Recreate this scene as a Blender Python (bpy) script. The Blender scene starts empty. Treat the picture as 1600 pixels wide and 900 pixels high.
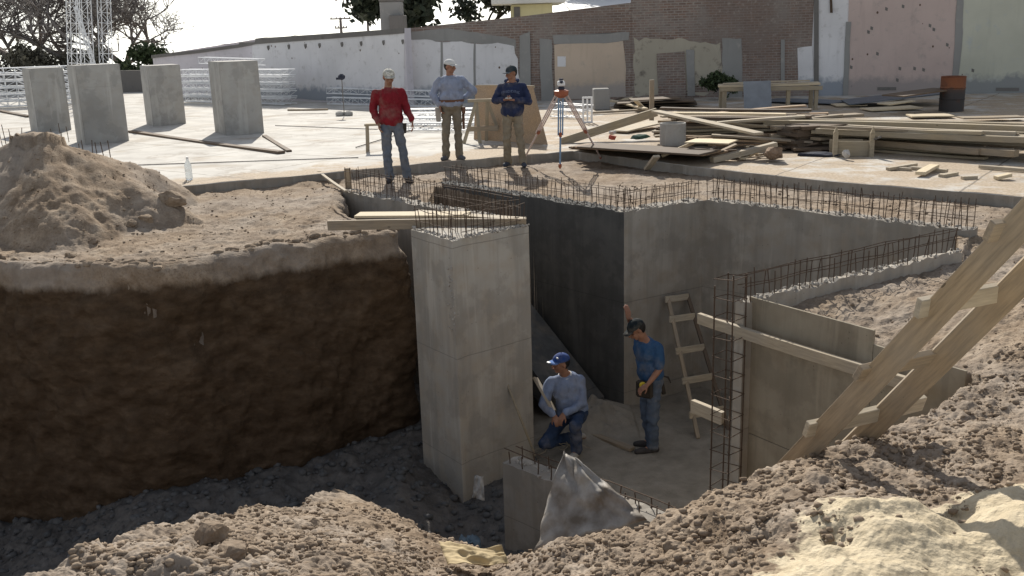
import bpy, bmesh, math, random
import numpy as np
from mathutils import Vector, Matrix, noise, Euler
R=math.radians
random.seed(7); rng=np.random.default_rng(7)
sc=bpy.context.scene
COL=sc.collection
# ------------------------------------------------------------------ camera
H=2.2; F=1550.; PITCH=R(14.7); ROLL=R(1.67)
cam_d=bpy.data.cameras.new('camera'); cam=bpy.data.objects.new('camera',cam_d); COL.objects.link(cam)
cam_d.sensor_width=36; cam_d.lens=36*F/1600; cam_d.clip_end=2000; cam_d.clip_start=.05
_fw=Vector((0,math.cos(PITCH),-math.sin(PITCH))); _up=Vector((0,math.sin(PITCH),math.cos(PITCH))); _rt=Vector((1,0,0))
cr,sr=math.cos(ROLL),math.sin(ROLL)
CX=_rt*cr-_up*sr; CY=_rt*sr+_up*cr
m=Matrix((CX,CY,-_fw)).transposed().to_4x4(); m.translation=(0,0,H); cam.matrix_world=m
sc.camera=cam
# ------------------------------------------------------------------ light
SUN_EL=R(36); SH=Vector((.12,-1,0)).normalized()          # ground direction shadows run
w=bpy.data.worlds.new('World'); sc.world=w; w.use_nodes=True
nt=w.node_tree; bg=nt.nodes['Background']; sky=nt.nodes.new('ShaderNodeTexSky'); sky.sky_type='NISHITA'
sky.sun_disc=False; sky.sun_elevation=SUN_EL; sky.sun_rotation=math.atan2(-SH.x,-SH.y)
sky.dust_density=.6; sky.air_density=1.0; sky.ozone_density=1.0
hsv=nt.nodes.new('ShaderNodeHueSaturation'); hsv.inputs['Saturation'].default_value=.38; nt.links.new(sky.outputs[0],hsv.inputs['Color'])
_g=nt.nodes.new('ShaderNodeTexCoord'); _s=nt.nodes.new('ShaderNodeSeparateXYZ'); _m=nt.nodes.new('ShaderNodeMath'); _m.operation='MAXIMUM'; _m.inputs[1].default_value=.05; _c=nt.nodes.new('ShaderNodeCombineXYZ')
nt.links.new(_g.outputs['Generated'],_s.inputs[0]); nt.links.new(_s.outputs[2],_m.inputs[0]); nt.links.new(_s.outputs[0],_c.inputs[0]); nt.links.new(_s.outputs[1],_c.inputs[1]); nt.links.new(_m.outputs[0],_c.inputs[2]); nt.links.new(_c.outputs[0],sky.inputs[0]); nt.links.new(hsv.outputs[0],bg.inputs[0]); bg.inputs[1].default_value=.12
sd=bpy.data.lights.new('sun','SUN'); sd.energy=5.0; sd.angle=R(.5); sd.color=(1,.94,.84)
sun=bpy.data.objects.new('sun',sd); COL.objects.link(sun)
ldir=Vector((SH.x*math.cos(SUN_EL),SH.y*math.cos(SUN_EL),-math.sin(SUN_EL)))
sun.rotation_euler=ldir.to_track_quat('-Z','Y').to_euler()
sc.view_settings.view_transform='Standard'; sc.view_settings.look='None'; sc.view_settings.gamma=1
sc.view_settings.exposure=.28; sc.view_settings.use_curve_mapping=False
# ------------------------------------------------------------------ helpers
def ray(u,v): return _fw+CX*((u-800)/F)+CY*(-(v-450)/F)
def A(u,v,z=0.):
    d=ray(u,v); t=(z-H)/d.z; return Vector((d.x*t,d.y*t,z))
def AY(u,v,Y):
    d=ray(u,v); t=Y/d.y; return Vector((d.x*t,Y,H+d.z*t))
def AP(u,v,P0,P1):
    d=ray(u,v); e=Vector((P1[0]-P0[0],P1[1]-P0[1])); n=Vector((-e.y,e.x))
    t=(P0[0]*n.x+P0[1]*n.y)/(d.x*n.x+d.y*n.y); return Vector((0,0,H))+d*t
def tag(o,label=None,cat=None,group=None,kind=None):
    if label: o['label']=label
    if cat: o['category']=cat
    if group: o['group']=group
    if kind: o['kind']=kind
    return o
def link(name,me,mat=None,parent=None):
    o=bpy.data.objects.new(name,me); COL.objects.link(o)
    if mat is not None and me is not None:
        if isinstance(mat,(list,tuple)):
            for q in mat: me.materials.append(q)
        else: me.materials.append(mat)
    if parent: o.parent=parent
    return o
def mesh(name,vs,fs,mat=None,parent=None,smooth=False):
    me=bpy.data.meshes.new(name); me.from_pydata([tuple(v) for v in vs],[],fs); me.update()
    if smooth: me.polygons.foreach_set('use_smooth',[True]*len(me.polygons))
    return link(name,me,mat,parent)
def bmobj(name,bm,mat=None,parent=None,smooth=False):
    bmesh.ops.recalc_face_normals(bm,faces=bm.faces)
    me=bpy.data.meshes.new(name); bm.to_mesh(me); bm.free()
    if smooth: me.polygons.foreach_set('use_smooth',[True]*len(me.polygons))
    return link(name,me,mat,parent)
def empty(name,loc=(0,0,0),rz=0):
    o=bpy.data.objects.new(name,None); COL.objects.link(o); o.location=loc; o.rotation_euler=(0,0,rz); o.empty_display_size=.1
    return o
def kids(o): return [c for c in COL.objects if c.parent==o]
def copy_tree(o,parent=None,src=None):
    c=o.copy(); COL.objects.link(c); c.parent=parent
    for ch in kids(o): copy_tree(ch,c)
    return c
def box(bm,c,s,M=None,bev=0):
    r=bmesh.ops.create_cube(bm,size=1)
    vs=r['verts']
    for v in vs: v.co=Vector((v.co.x*s[0],v.co.y*s[1],v.co.z*s[2]))
    if bev>0:
        es=list({e for v in vs for e in v.link_edges})
        r2=bmesh.ops.bevel(bm,geom=es,offset=bev,segments=1,affect='EDGES'); vs=list({v for f in r2['faces'] for v in f.verts}|{v for v in vs if v.is_valid})
    for v in vs:
        v.co=v.co+Vector(c)
        if M is not None: v.co=M@v.co
    return vs
def frame(d,upv=Vector((0,0,1))):
    d=Vector(d).normalized()
    s=upv.cross(d)
    if s.length<1e-4: s=Vector((1,0,0)).cross(d) if abs(d.x)<.9 else Vector((0,1,0)).cross(d)
    s.normalize(); u=d.cross(s)
    return Matrix((d,s,u)).transposed()
def tube(bm,pts,rad,seg=6,cap=True):
    pts=[Vector(p) for p in pts]; rr=rad if isinstance(rad,(list,tuple)) else [rad]*len(pts)
    rings=[]; prev=None
    for i,p in enumerate(pts):
        d=(pts[min(i+1,len(pts)-1)]-pts[max(i-1,0)])
        if d.length<1e-9: d=Vector((0,0,1))
        Mf=frame(d, prev if prev is not None and abs(prev.dot(d.normalized()))<.95 else Vector((0,0,1)) if abs(d.normalized().z)<.95 else Vector((0,1,0)))
        s=Mf.col[1]; u=Mf.col[2]; prev=u.copy()
        rings.append([bm.verts.new(p+(s*math.cos(a)+u*math.sin(a))*rr[i]) for a in [2*math.pi*k/seg for k in range(seg)]])
    for a,b in zip(rings,rings[1:]):
        for k in range(seg): bm.faces.new((a[k],a[(k+1)%seg],b[(k+1)%seg],b[k]))
    if cap: bm.faces.new(rings[0][::-1]); bm.faces.new(rings[-1])
def lathe(bm,prof,seg=20,M=None,closed=True):
    rings=[]
    for r,z in prof:
        rings.append([bm.verts.new((M or Matrix())@Vector((r*math.cos(2*math.pi*k/seg),r*math.sin(2*math.pi*k/seg),z))) for k in range(seg)])
    for a,b in zip(rings,rings[1:]):
        for k in range(seg): bm.faces.new((a[k],a[(k+1)%seg],b[(k+1)%seg],b[k]))
    if closed: bm.faces.new(rings[0][::-1]); bm.faces.new(rings[-1])
def fbm(x,y,f=1.,oct=4,seed=0.,gain=.5):
    # vectorised value noise
    out=np.zeros_like(x); amp=1.; tot=0
    for o in range(oct):
        xx=x*f+seed*13.7+o*31.1; yy=y*f+seed*7.3+o*17.9
        xi=np.floor(xx).astype(np.int64); yi=np.floor(yy).astype(np.int64); fx=xx-xi; fy=yy-yi
        fx=fx*fx*(3-2*fx); fy=fy*fy*(3-2*fy)
        def h(a,b):
            n=(a*374761393+b*668265263+int(seed*1000+o)*144665)&0x7fffffff
            n=((n^(n>>13))*1274126177)&0x7fffffff
            n=(n^(n>>16))&0xffff
            return n/65535.*2-1
        v=(h(xi,yi)*(1-fx)+h(xi+1,yi)*fx)*(1-fy)+(h(xi,yi+1)*(1-fx)+h(xi+1,yi+1)*fx)*fy
        out+=amp*v; tot+=amp; amp*=gain; f*=2.03
    return out/tot
# ------------------------------------------------------------------ materials
class NT:
    def __init__(s,name):
        s.m=bpy.data.materials.new(name); s.m.use_nodes=True; s.t=s.m.node_tree; s.b=s.t.nodes['Principled BSDF']
        s.tc=s.t.nodes.new('ShaderNodeTexCoord')
    def n(s,ty,**k):
        o=s.t.nodes.new(ty)
        for a,b in k.items(): setattr(o,a,b)
        return o
    def l(s,a,b): s.t.links.new(a,b)
    def coord(s,kind='Object',scale=(1,1,1)):
        mp=s.n('ShaderNodeMapping'); mp.inputs['Scale'].default_value=scale
        s.l(s.tc.outputs[kind],mp.inputs[0]); return mp.outputs[0]
    def world(s,scale=(1,1,1)):
        g=s.n('ShaderNodeNewGeometry'); mp=s.n('ShaderNodeMapping'); mp.inputs['Scale'].default_value=scale
        s.l(g.outputs['Position'],mp.inputs[0]); return mp.outputs[0]
    def noise(s,vec,sc_,det=4,ro=.55):
        o=s.n('ShaderNodeTexNoise'); o.inputs['Scale'].default_value=sc_; o.inputs['Detail'].default_value=det; o.inputs['Roughness'].default_value=ro
        s.l(vec,o.inputs['Vector']); return o.outputs['Fac']
    def ramp(s,fac,stops):
        o=s.n('ShaderNodeValToRGB'); e=o.color_ramp.elements
        while len(e)<len(stops): e.new(.5)
        for q,(p,c) in zip(e,stops): q.position=p; q.color=(*c,1) if len(c)==3 else c
        s.l(fac,o.inputs[0]); return o.outputs[0]
    def mix(s,fac,a,b,mode='MIX'):
        o=s.n('ShaderNodeMix',data_type='RGBA',blend_type=mode)
        if isinstance(fac,(int,float)): o.inputs[0].default_value=fac
        else: s.l(fac,o.inputs[0])
        for i,x in ((6,a),(7,b)):
            if isinstance(x,tuple): o.inputs[i].default_value=(*x,1)
            else: s.l(x,o.inputs[i])
        return o.outputs[2]
    def math(s,op,a,b=None):
        o=s.n('ShaderNodeMath',operation=op)
        for i,x in ((0,a),(1,b)):
            if x is None: continue
            if isinstance(x,(int,float)): o.inputs[i].default_value=x
            else: s.l(x,o.inputs[i])
        return o.outputs[0]
    def bump(s,h,st=.3,dist=.01,prev=None):
        o=s.n('ShaderNodeBump'); o.inputs['Strength'].default_value=st; o.inputs['Distance'].default_value=dist
        s.l(h,o.inputs['Height'])
        if prev is not None: s.l(prev,o.inputs['Normal'])
        return o.outputs[0]
    def out(s,col,rough=.9,bump=None,spec=.3,metal=0):
        if isinstance(col,tuple): s.b.inputs['Base Color'].default_value=(*col,1)
        else: s.l(col,s.b.inputs['Base Color'])
        s.b.inputs['Roughness'].default_value=rough; s.b.inputs['Specular IOR Level'].default_value=spec; s.b.inputs['Metallic'].default_value=metal
        if bump is not None: s.l(bump,s.b.inputs['Normal'])
        return s.m
def m_var(name,c,var=.25,sc_=6,rough=.85,bst=.2,bdist=.004,stretch=(1,1,1),spec=.3,metal=0,fine=60):
    k=NT(name); v=k.coord('Object',stretch); n1=k.noise(v,sc_,5); n2=k.noise(v,fine,3)
    a=tuple(x*(1-var) for x in c); b=tuple(min(1,x*(1+var)) for x in c)
    col=k.ramp(n1,[(.3,a),(.7,b)])
    col=k.mix(k.math('MULTIPLY',n2,.35),col,tuple(x*.6 for x in c))
    return k.out(col,rough,k.bump(n2,bst,bdist),spec,metal)
def m_concrete(name,c=(.31,.285,.25),stain=.45,streak=True,warm=(.26,.215,.165),seam=.5):
    k=NT(name); v=k.world()
    big=k.noise(v,.9,5); med=k.noise(v,5,6); fin=k.noise(v,70,3); st=k.noise(k.world((7,7,.55)),1.6,5)
    col=k.ramp(big,[(.3,tuple(x*.78 for x in c)),(.7,tuple(x*1.15 for x in c))])
    col=k.mix(k.ramp(med,[(.42,(0,0,0)),(.68,(stain*1.3,)*3)]),col,warm)
    if streak: col=k.mix(k.ramp(st,[(.47,(0,0,0)),(.66,(.4,.4,.4))]),col,tuple(x*.62 for x in c))
    bl=k.noise(v,2.3,7,.62); col=k.mix(k.ramp(bl,[(.50,(0,0,0)),(.56,(.38,.38,.38)),(.75,(.5,.5,.5))]),col,tuple(x*.6 for x in c))
    pale=k.noise(k.world((5,5,.4)),1.1,6); col=k.mix(k.ramp(pale,[(.58,(0,0,0)),(.66,(.35,.35,.35))]),col,tuple(min(1,x*1.45) for x in c))
    sep=k.n('ShaderNodeSeparateXYZ'); k.l(v,sep.inputs[0])
    wz=k.math('ADD',sep.outputs[2],k.math('MULTIPLY',k.noise(v,3,2),.02))
    fr=k.math('FRACT',k.math('DIVIDE',wz,1.22)); line=k.math('LESS_THAN',fr,.008)
    col=k.mix(k.math('MULTIPLY',line,seam),col,tuple(x*.45 for x in c))
    pit=k.n('ShaderNodeTexVoronoi'); pit.inputs['Scale'].default_value=14; k.l(v,pit.inputs['Vector'])
    spot=k.math('LESS_THAN',pit.outputs['Distance'],.10)
    spot=k.math('MULTIPLY',spot,k.math('GREATER_THAN',k.noise(v,6,2),.56))
    col=k.mix(k.math('MULTIPLY',spot,.6),col,tuple(x*.4 for x in c))
    b=k.bump(fin,.25,.004); b=k.bump(med,.3,.01,b); b=k.bump(k.math('MULTIPLY',line,-1.),.6,.006,b)
    return k.out(col,.88,b,.25)
def m_wood(name,c=(.40,.30,.18),grey=.4,var=.3):
    k=NT(name); oi=k.n('ShaderNodeObjectInfo'); v0=k.tc.outputs['Object']
    ad=k.n('ShaderNodeVectorMath',operation='ADD'); k.l(v0,ad.inputs[0]); cmb=k.n('ShaderNodeCombineXYZ')
    k.l(k.math('MULTIPLY',oi.outputs['Random'],37.),cmb.inputs[0]); k.l(k.math('MULTIPLY',oi.outputs['Random'],11.),cmb.inputs[2]); k.l(cmb.outputs[0],ad.inputs[1])
    mp=k.n('ShaderNodeMapping'); mp.inputs['Scale'].default_value=(1.2,14,14); k.l(ad.outputs[0],mp.inputs[0])
    g=k.noise(mp.outputs[0],3.5,6,.65); big=k.noise(ad.outputs[0],2.2,4)
    a=tuple(x*(1-var) for x in c); b=tuple(min(1,x*(1+var)) for x in c)
    col=k.ramp(g,[(.3,a),(.7,b)])
    gr=sum(c)/3
    col=k.mix(k.ramp(big,[(.35,(0,0,0)),(.7,(grey,)*3)]),col,(gr*.95,gr*.93,gr*.88))
    col=k.mix(k.math('MULTIPLY',oi.outputs['Random'],.35),col,(gr*.5,gr*.42,gr*.34))
    kn=k.n('ShaderNodeTexVoronoi'); kn.inputs['Scale'].default_value=3.0; mp2=k.n('ShaderNodeMapping'); mp2.inputs['Scale'].default_value=(1,2.5,2.5); k.l(ad.outputs[0],mp2.inputs[0]); k.l(mp2.outputs[0],kn.inputs['Vector'])
    col=k.mix(k.math('MULTIPLY',k.math('LESS_THAN',kn.outputs['Distance'],.06),.8),col,tuple(x*.25 for x in c))
    return k.out(col,.8,k.bump(g,.35,.003),.25)
M={}
def soil_material():
    k=NT('soil'); g=k.n('ShaderNodeNewGeometry'); v=k.world()
    sep=k.n('ShaderNodeSeparateXYZ'); k.l(g.outputs['Position'],sep.inputs[0])
    big=k.noise(v,.8,5); med=k.noise(v,4.5,6,.62); fin=k.noise(v,38,5,.7)
    dry=k.ramp(med,[(.32,(.18,.133,.092)),(.5,(.275,.213,.155)),(.68,(.37,.30,.228))])
    dry=k.mix(k.ramp(fin,[(.36,(.6,.6,.6)),(.52,(0,0,0))]),dry,(.15,.105,.07))
    grey=k.ramp(med,[(.3,(.225,.185,.15)),(.7,(.355,.305,.255))])
    dry=k.mix(k.ramp(big,[(.42,(0,0,0)),(.6,(.8,.8,.8))]),dry,grey)
    # deep damp brown subsoil below the dusty top layer
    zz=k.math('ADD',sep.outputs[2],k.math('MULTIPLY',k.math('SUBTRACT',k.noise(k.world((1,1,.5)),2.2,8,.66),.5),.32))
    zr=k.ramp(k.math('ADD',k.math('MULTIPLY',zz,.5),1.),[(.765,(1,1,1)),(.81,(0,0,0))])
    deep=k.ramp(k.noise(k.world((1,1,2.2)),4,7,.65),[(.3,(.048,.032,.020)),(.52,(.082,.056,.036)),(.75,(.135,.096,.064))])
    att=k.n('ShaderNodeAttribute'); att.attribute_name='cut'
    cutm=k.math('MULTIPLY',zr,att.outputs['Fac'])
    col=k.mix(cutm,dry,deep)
    a2=k.n('ShaderNodeAttribute'); a2.attribute_name='rubble'
    rub=k.ramp(med,[(.3,(.055,.058,.062)),(.7,(.12,.12,.12))])  # same soil as the lit slope; blue-grey paints its shade
    col=k.mix(a2.outputs['Fac'],col,rub)
    a3=k.n('ShaderNodeAttribute'); a3.attribute_name='sand'
    sf=k.math('ADD',a3.outputs['Fac'],k.math('MULTIPLY',k.math('SUBTRACT',med,.5),1.6)); sf=k.ramp(sf,[(.44,(0,0,0)),(.56,(1,1,1))])
    sand=k.ramp(k.noise(v,9,6),[(.3,(.47,.395,.275)),(.7,(.58,.50,.365))])
    sand=k.mix(k.ramp(k.noise(v,160,2),[(.3,(.4,.4,.4)),(.45,(0,0,0))]),sand,(.33,.28,.20))
    col=k.mix(sf,col,sand)
    a4=k.n('ShaderNodeAttribute'); a4.attribute_name='floor'
    flo=k.ramp(med,[(.3,(.21,.185,.15)),(.7,(.32,.285,.235))]); col=k.mix(a4.outputs['Fac'],col,flo)
    vo=k.n('ShaderNodeTexVoronoi'); vo.inputs['Scale'].default_value=46; k.l(v,vo.inputs['Vector'])
    b=k.bump(vo.outputs['Distance'],.35,.012); b=k.bump(fin,.55,.02,b); b=k.bump(med,.4,.05,b)
    return k.out(col,.97,b,.1)
M['soil']=soil_material()
M['conc']=m_concrete('concrete')
M['conc_pale']=m_concrete('pale_concrete',(.39,.36,.315),.35,True,(.36,.29,.21))
M['conc_grey']=m_concrete('grey_concrete',(.36,.35,.33),.3,False,(.30,.27,.23),0.)
M['conc_dark']=m_concrete('dark_wall_concrete',(.078,.078,.076),.3,True,(.12,.115,.105))  # far darker base tone, used on the long back wall
M['conc_raw']=m_var('broken_concrete',(.40,.37,.33),.35,30,.95,.8,.02)
M['rebar']=m_var('rusty_steel',(.10,.068,.048),.35,40,.8,.4,.002,metal=.3)
M['rebar_grey']=m_var('grey_steel',(.20,.185,.17),.3,40,.6,.4,.002,metal=.4)
M['wood']=m_wood('weathered_wood',(.33,.255,.17),.45)
M['wood_new']=m_wood('fresh_wood',(.64,.53,.36),.1,.15)
M['wood_dark']=m_wood('dark_wood',(.15,.105,.07),.4)
M['wood_pale']=m_wood('pale_wood',(.46,.385,.275),.4)
M['wood_tan']=m_wood('tan_timber',(.37,.305,.205),.4,.22)
M['ply']=m_wood('plywood',(.40,.27,.16),.3,.3)
M['form']=m_concrete('formwork_ply',(.30,.262,.20),.5,True,(.22,.18,.13),.0)
def slab_material():
    k=NT('slab_concrete'); v=k.world(); a=k.n('ShaderNodeAttribute'); a.attribute_name='dirt'
    med=k.noise(v,1.4,6); fin=k.noise(v,25,4); big=k.noise(v,.35,3)
    c=k.ramp(med,[(.3,(.38,.36,.33)),(.6,(.52,.50,.46))])
    c=k.mix(k.ramp(k.noise(k.world((.8,1.3,1)),1.0,6),[(.55,(0,0,0)),(.68,(.65,.65,.65))]),c,(.33,.27,.20))
    d=k.ramp(fin,[(.35,(.30,.235,.165)),(.65,(.44,.36,.27))])
    f=k.math('ADD',a.outputs['Fac'],k.math('MULTIPLY',k.math('SUBTRACT',k.noise(v,1.1,8,.72),.5),1.5))
    c=k.mix(k.ramp(f,[(.45,(0,0,0)),(.62,(1,1,1))]),c,d)
    rot=k.n('ShaderNodeMapping'); rot.inputs['Rotation'].default_value=(0,0,.62); k.l(v,rot.inputs[0]); sep=k.n('ShaderNodeSeparateXYZ'); k.l(rot.outputs[0],sep.inputs[0])
    wob=k.math('MULTIPLY',k.noise(v,2,3),.05)
    for a_ in (0,1):
        ln=k.math('LESS_THAN',k.math('FRACT',k.math('DIVIDE',k.math('ADD',sep.outputs[a_],wob),2.6)),.012); c=k.mix(k.math('MULTIPLY',ln,.75),c,(.14,.12,.10))
    c=k.mix(k.ramp(k.noise(v,.8,9,.7),[(.56,(0,0,0)),(.60,(.55,.55,.55)),(.63,(0,0,0))]),c,(.25,.21,.17))
    c=k.mix(k.ramp(k.noise(v,4.5,6,.7),[(.62,(0,0,0)),(.72,(.6,.6,.6))]),c,(.30,.25,.19))
    b=k.bump(fin,.4,.01)
    return k.out(c,.85,b,.25)
M['slab']=slab_material()
M['white_steel']=m_var('white_painted_steel',(.78,.79,.80),.08,5,.5,.05)
# ------------------------------------------------------------------ layout numbers
CURB=[(-60,11.0),(-9.0,13.9)]+[tuple(A(u,v,0)[:2]) for u,v in ((210,297),(500,271),(640,257),(895,236),(1100,262),(1300,283),(1600,307))]+[(14.,6.5),(60,-20)]
WZ=-.05
def P2(u,v,z=WZ): p=A(u,v,z); return (p.x,p.y)
A0=P2(535,298); A1=P2(800,347); 
B0=P2(690,285); B1=P2(975,331); C0=P2(1100,312); C1=(4.95,10.45)
D1=P2(1163,468)
LIP=[(-60,12.),(-14,11.0),(-9,11.2)]+[P2(u,v,-.13) for u,v in ((0,403),(60,406),(150,409),(230,410),(300,400),(360,390),(430,383),(500,371),(560,364),(612,360))]+[(-1.42,12.1),(-1.9,12.5),(-2.35,13.3),A0]
LX=[-60,-9,-6.3,-4.7,-4.1,-3.5,-3.0,-2.5,-2.0,-1.5]; 
def seg_dist(x,y,pts):
    d=np.full(x.shape,1e9)
    for (x0,y0),(x1,y1) in zip(pts,pts[1:]):
        ex,ey=x1-x0,y1-y0; L=ex*ex+ey*ey
        t=np.clip(((x-x0)*ex+(y-y0)*ey)/L,0,1); d=np.minimum(d,np.hypot(x-x0-t*ex,y-y0-t*ey))
    return d
def inpoly(x,y,pts):
    c=np.zeros(x.shape,bool); n=len(pts)
    for i in range(n):
        x0,y0=pts[i]; x1,y1=pts[(i+1)%n]
        if y0==y1: continue
        k=((y0>y)!=(y1>y))&(x<(x1-x0)*(y-y0)/(y1-y0)+x0); c^=k
    return c
# near bank lip: pixel + distance
NL=[(540,775,9.0),(620,812,7.6),(700,858,6.2),(790,862,5.2),(860,855,4.7),(1000,829,4.45),(1110,772,4.7),(1240,716,5.05),(1360,682,5.4),(1450,645,5.8),(1600,560,6.6)]
NLp=[AY(*q) for q in NL]
nx=np.array([-9,-5,-3.1,-2.2]+[p.x for p in NLp]+[6,9,60]); ny=np.array([6.0,6.6,7.5,8.4]+[p.y for p in NLp]+[7.4,7.4,7.4])
nz=np.array([-3.3,-3.05,-2.82,-2.5]+[p.z for p in NLp]+[NLp[-1].z,-.1,-.1])
PILE=(-6.3,13.5,1.02)
_p0=Vector(P2(1172,463)); _p1=Vector(P2(1367,516)); _e=(_p1-_p0).normalized(); _o=Vector((.05,.035))
PNL=[tuple(_p0+_o),tuple(_p1+_o),tuple(_p1+_e*.75+_o)]
# pit outline (terrain is at pit level inside)
PA=(-1.15,13.2)
PIT=LIP+[PA,(-1.12,15.0),(B1[0]+.03,B1[1]+.1),(C0[0]+.05,C0[1]+.12),(C1[0]-.1,C1[1]+.15),(4.55,9.72),(D1[0]+.08,D1[1]+.08)]+PNL+[(PNL[-1][0],3.2),(-60,3.2)]
LIPZ=-.12
def terrain_h(x,y,detail=True):
    """height of the earth at plan position, arrays"""
    far=np.full(x.shape,-.15)
    far+=.035*fbm(x,y,.9,4,1)+.02*fbm(x,y,4,3,2)
    # plateau: gentle crumbly swell towards the trench, dips at the lip
    dl=seg_dist(x,y,LIP[1:])
    plate=(x<-1.0)
    far=np.where(plate,far+.10*np.exp(-((x+2.2)**2/.5+(y-14.3)**2/1.1))+.05*fbm(x,y,2.2,4,3)-.05*np.exp(-dl/.12),far)
    # excavated soil heap
    r=np.hypot((x-PILE[0])/1.22,(y-PILE[1])/1.12); ang=np.arctan2(y-PILE[1],x-PILE[0])
    rr=r*(1+.12*np.sin(3*ang+1)+.08*np.sin(7*ang))
    heap=PILE[2]+.12-.80*rr-.10*np.cos(rr*2.2)
    heap=np.where(rr<.25,PILE[2]+.02-.3*rr,heap)
    heap2=.55-.62*np.hypot((x+7.9)/1.3,(y-13.7)/1.1)
    heap=np.maximum(heap,heap2)+.10*fbm(x,y,1.6,5,4)+.05*fbm(x,y,6,4,5)
    far=np.where(plate&(heap>far),heap,far)
    # lumps at the heap's foot
    # pit floor
    fl=np.interp(x,[-9,-6,-5.2,-4.6,-3.9,-3,-2,-1.3,-.7,.2,.7,4],[-3.5,-3.25,-3.08,-2.88,-2.68,-2.75,-2.72,-2.62,-2.9,-2.75,-2.65,-2.65])
    left=np.clip((-x-.9)/.8,0,1)
    fl=fl+left*(.16*fbm(x,y,1.2,5,6)+.07*fbm(x,y,5,4,7))+(1-left)*(.012*fbm(x,y,2,3,8))
    tr=np.clip((-x+.1)/.5,0,1)*(1-left); fl=fl+tr*(.08*fbm(x,y,4,4,9))
    # rubble at foot of the shaded wall
    fl=fl+np.where((x>.2)&(x<1.5),.24*np.exp(-((x-1.0)**2/.16+(y-11.75)**2/.22))*(1+.5*fbm(x,y,7,3,10)),0)
    # near bank
    ly=np.interp(x,nx,ny); lz=np.interp(x,nx,nz)
    a=np.interp(x,[-9,-1.7,-.6,0,.5,60],[.46,.46,.5,.3,.10,.08])
    near=lz+a*np.maximum(ly-y,0)
    cap=np.interp(x,[-3,-.5,.5,2,5],[.3,.3,.22,.3,.35]); near=np.minimum(near,cap)
    und=.10*fbm(x,y,1.1,3,11)+.05*fbm(x,y,3,4,12)+.022*fbm(x,y,10,3,13)
    # sand hummocks
    s1=.16*np.exp(-((x-1.55)**2/.16+(y-4.0)**2/.10))+.14*np.exp(-((x-2.25)**2/.10+(y-3.85)**2/.10))+.12*np.exp(-((x-2.1)**2/.2+(y-3.2)**2/.1))-.10*np.exp(-((x-1.95)**2/.02+(y-4.1)**2/.2))
    near=near+s1
    wn=np.clip((ly+.15-y)/.3,0,1)
    near=near+und*(.35+.65*wn)
    s=np.interp(x,[-9,-2.2,-1.7,-1.2,-.8,60],[.08,.15,.5,1.4,2.4,2.8])
    beyond=lz+und*.35-s*np.maximum(y-ly,0)
    nb=np.where(y<ly,near,np.maximum(beyond,fl))
    # right bank (behind the formwork) with shallow hollow and rising berm
    rb=-.2+.05*fbm(x,y,1.5,4,14)+.03*fbm(x,y,6,4,15)
    rb=rb+.30*np.clip((x-3.1)/1.2,0,1)*np.clip((9.0-y)/1.5,0,1)
    rb=rb-.10*np.exp(-((x-2.9)**2/.2+(y-7.2)**2/.3))
    h=np.where(inpoly(x,y,PIT),nb,far)
    wedge=inpoly(x,y,[(D1[0]+.1,D1[1]+.1),(4.55,9.72),(C1[0],C1[1]),(9,10.5),(60,6),(60,-30),(PNL[2][0],-30)]+PNL[::-1])
    t=np.clip((ly+.1-y)/.5,0,1); t=t*t*(3-2*t)
    h=np.where(wedge,np.where(x<PNL[2][0],rb,rb*(1-t)+near*t),h)
    h=np.where((y<3.25)&(x<=PNL[2][0]),near,h)
    return h
def grid_mesh(name,X,Y,Z,attrs,mat):
    n,mm=X.shape
    me=bpy.data.meshes.new(name)
    co=np.stack([X,Y,Z],-1).reshape(-1,3).astype(np.float32)
    i=np.arange((n-1)*(mm-1)); r=i//(mm-1); c=i%(mm-1); a=r*mm+c
    q=np.stack([a,a+1,a+mm+1,a+mm],-1).astype(np.int32)
    me.vertices.add(n*mm); me.vertices.foreach_set('co',co.ravel())
    me.loops.add(q.size); me.loops.foreach_set('vertex_index',q.ravel())
    me.polygons.add(len(q)); me.polygons.foreach_set('loop_start',np.arange(0,q.size,4,dtype=np.int32)); 
    me.update(calc_edges=True)
    me.polygons.foreach_set('use_smooth',np.ones(len(q),bool))
    for k,v in attrs.items():
        at=me.attributes.new(k,'FLOAT','POINT'); at.data.foreach_set('value',v.astype(np.float32).ravel())
    me.validate()
    return link(name,me,mat)
# fan shaped grid: fine near the viewpoint side, coarse towards the horizon
th=np.concatenate([np.linspace(-1.5,-.62,90,endpoint=False),np.linspace(-.62,.62,1000,endpoint=False),np.linspace(.62,1.5,90)])
rad=np.concatenate([np.linspace(-.0,2.2,40,endpoint=False)+.4,2.6+np.cumsum(np.linspace(.006,.03,620)),])
r_end=rad[-1]; rad=np.concatenate([rad,r_end+np.cumsum(np.linspace(.05,.1,60)),[24,28,36,50,80,150,300,700]])
RR,TT=np.meshgrid(rad,th,indexing='ij'); GX=RR*np.sin(TT); GY=RR*np.cos(TT)+.0
GZ=terrain_h(GX,GY)
fade=np.clip((RR-20)/3,0,1); GZ=GZ*(1-fade)+(-.16)*fade-np.clip(GY-46,0,None)*.06*(GY>46)
under=(GY>np.interp(GX,[c[0] for c in CURB],[c[1] for c in CURB])+.06)&(np.hypot((GX-PILE[0]),(GY-PILE[1]))>2.6)
GZ=np.where(under&(GY<46),-.16,GZ)
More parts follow.
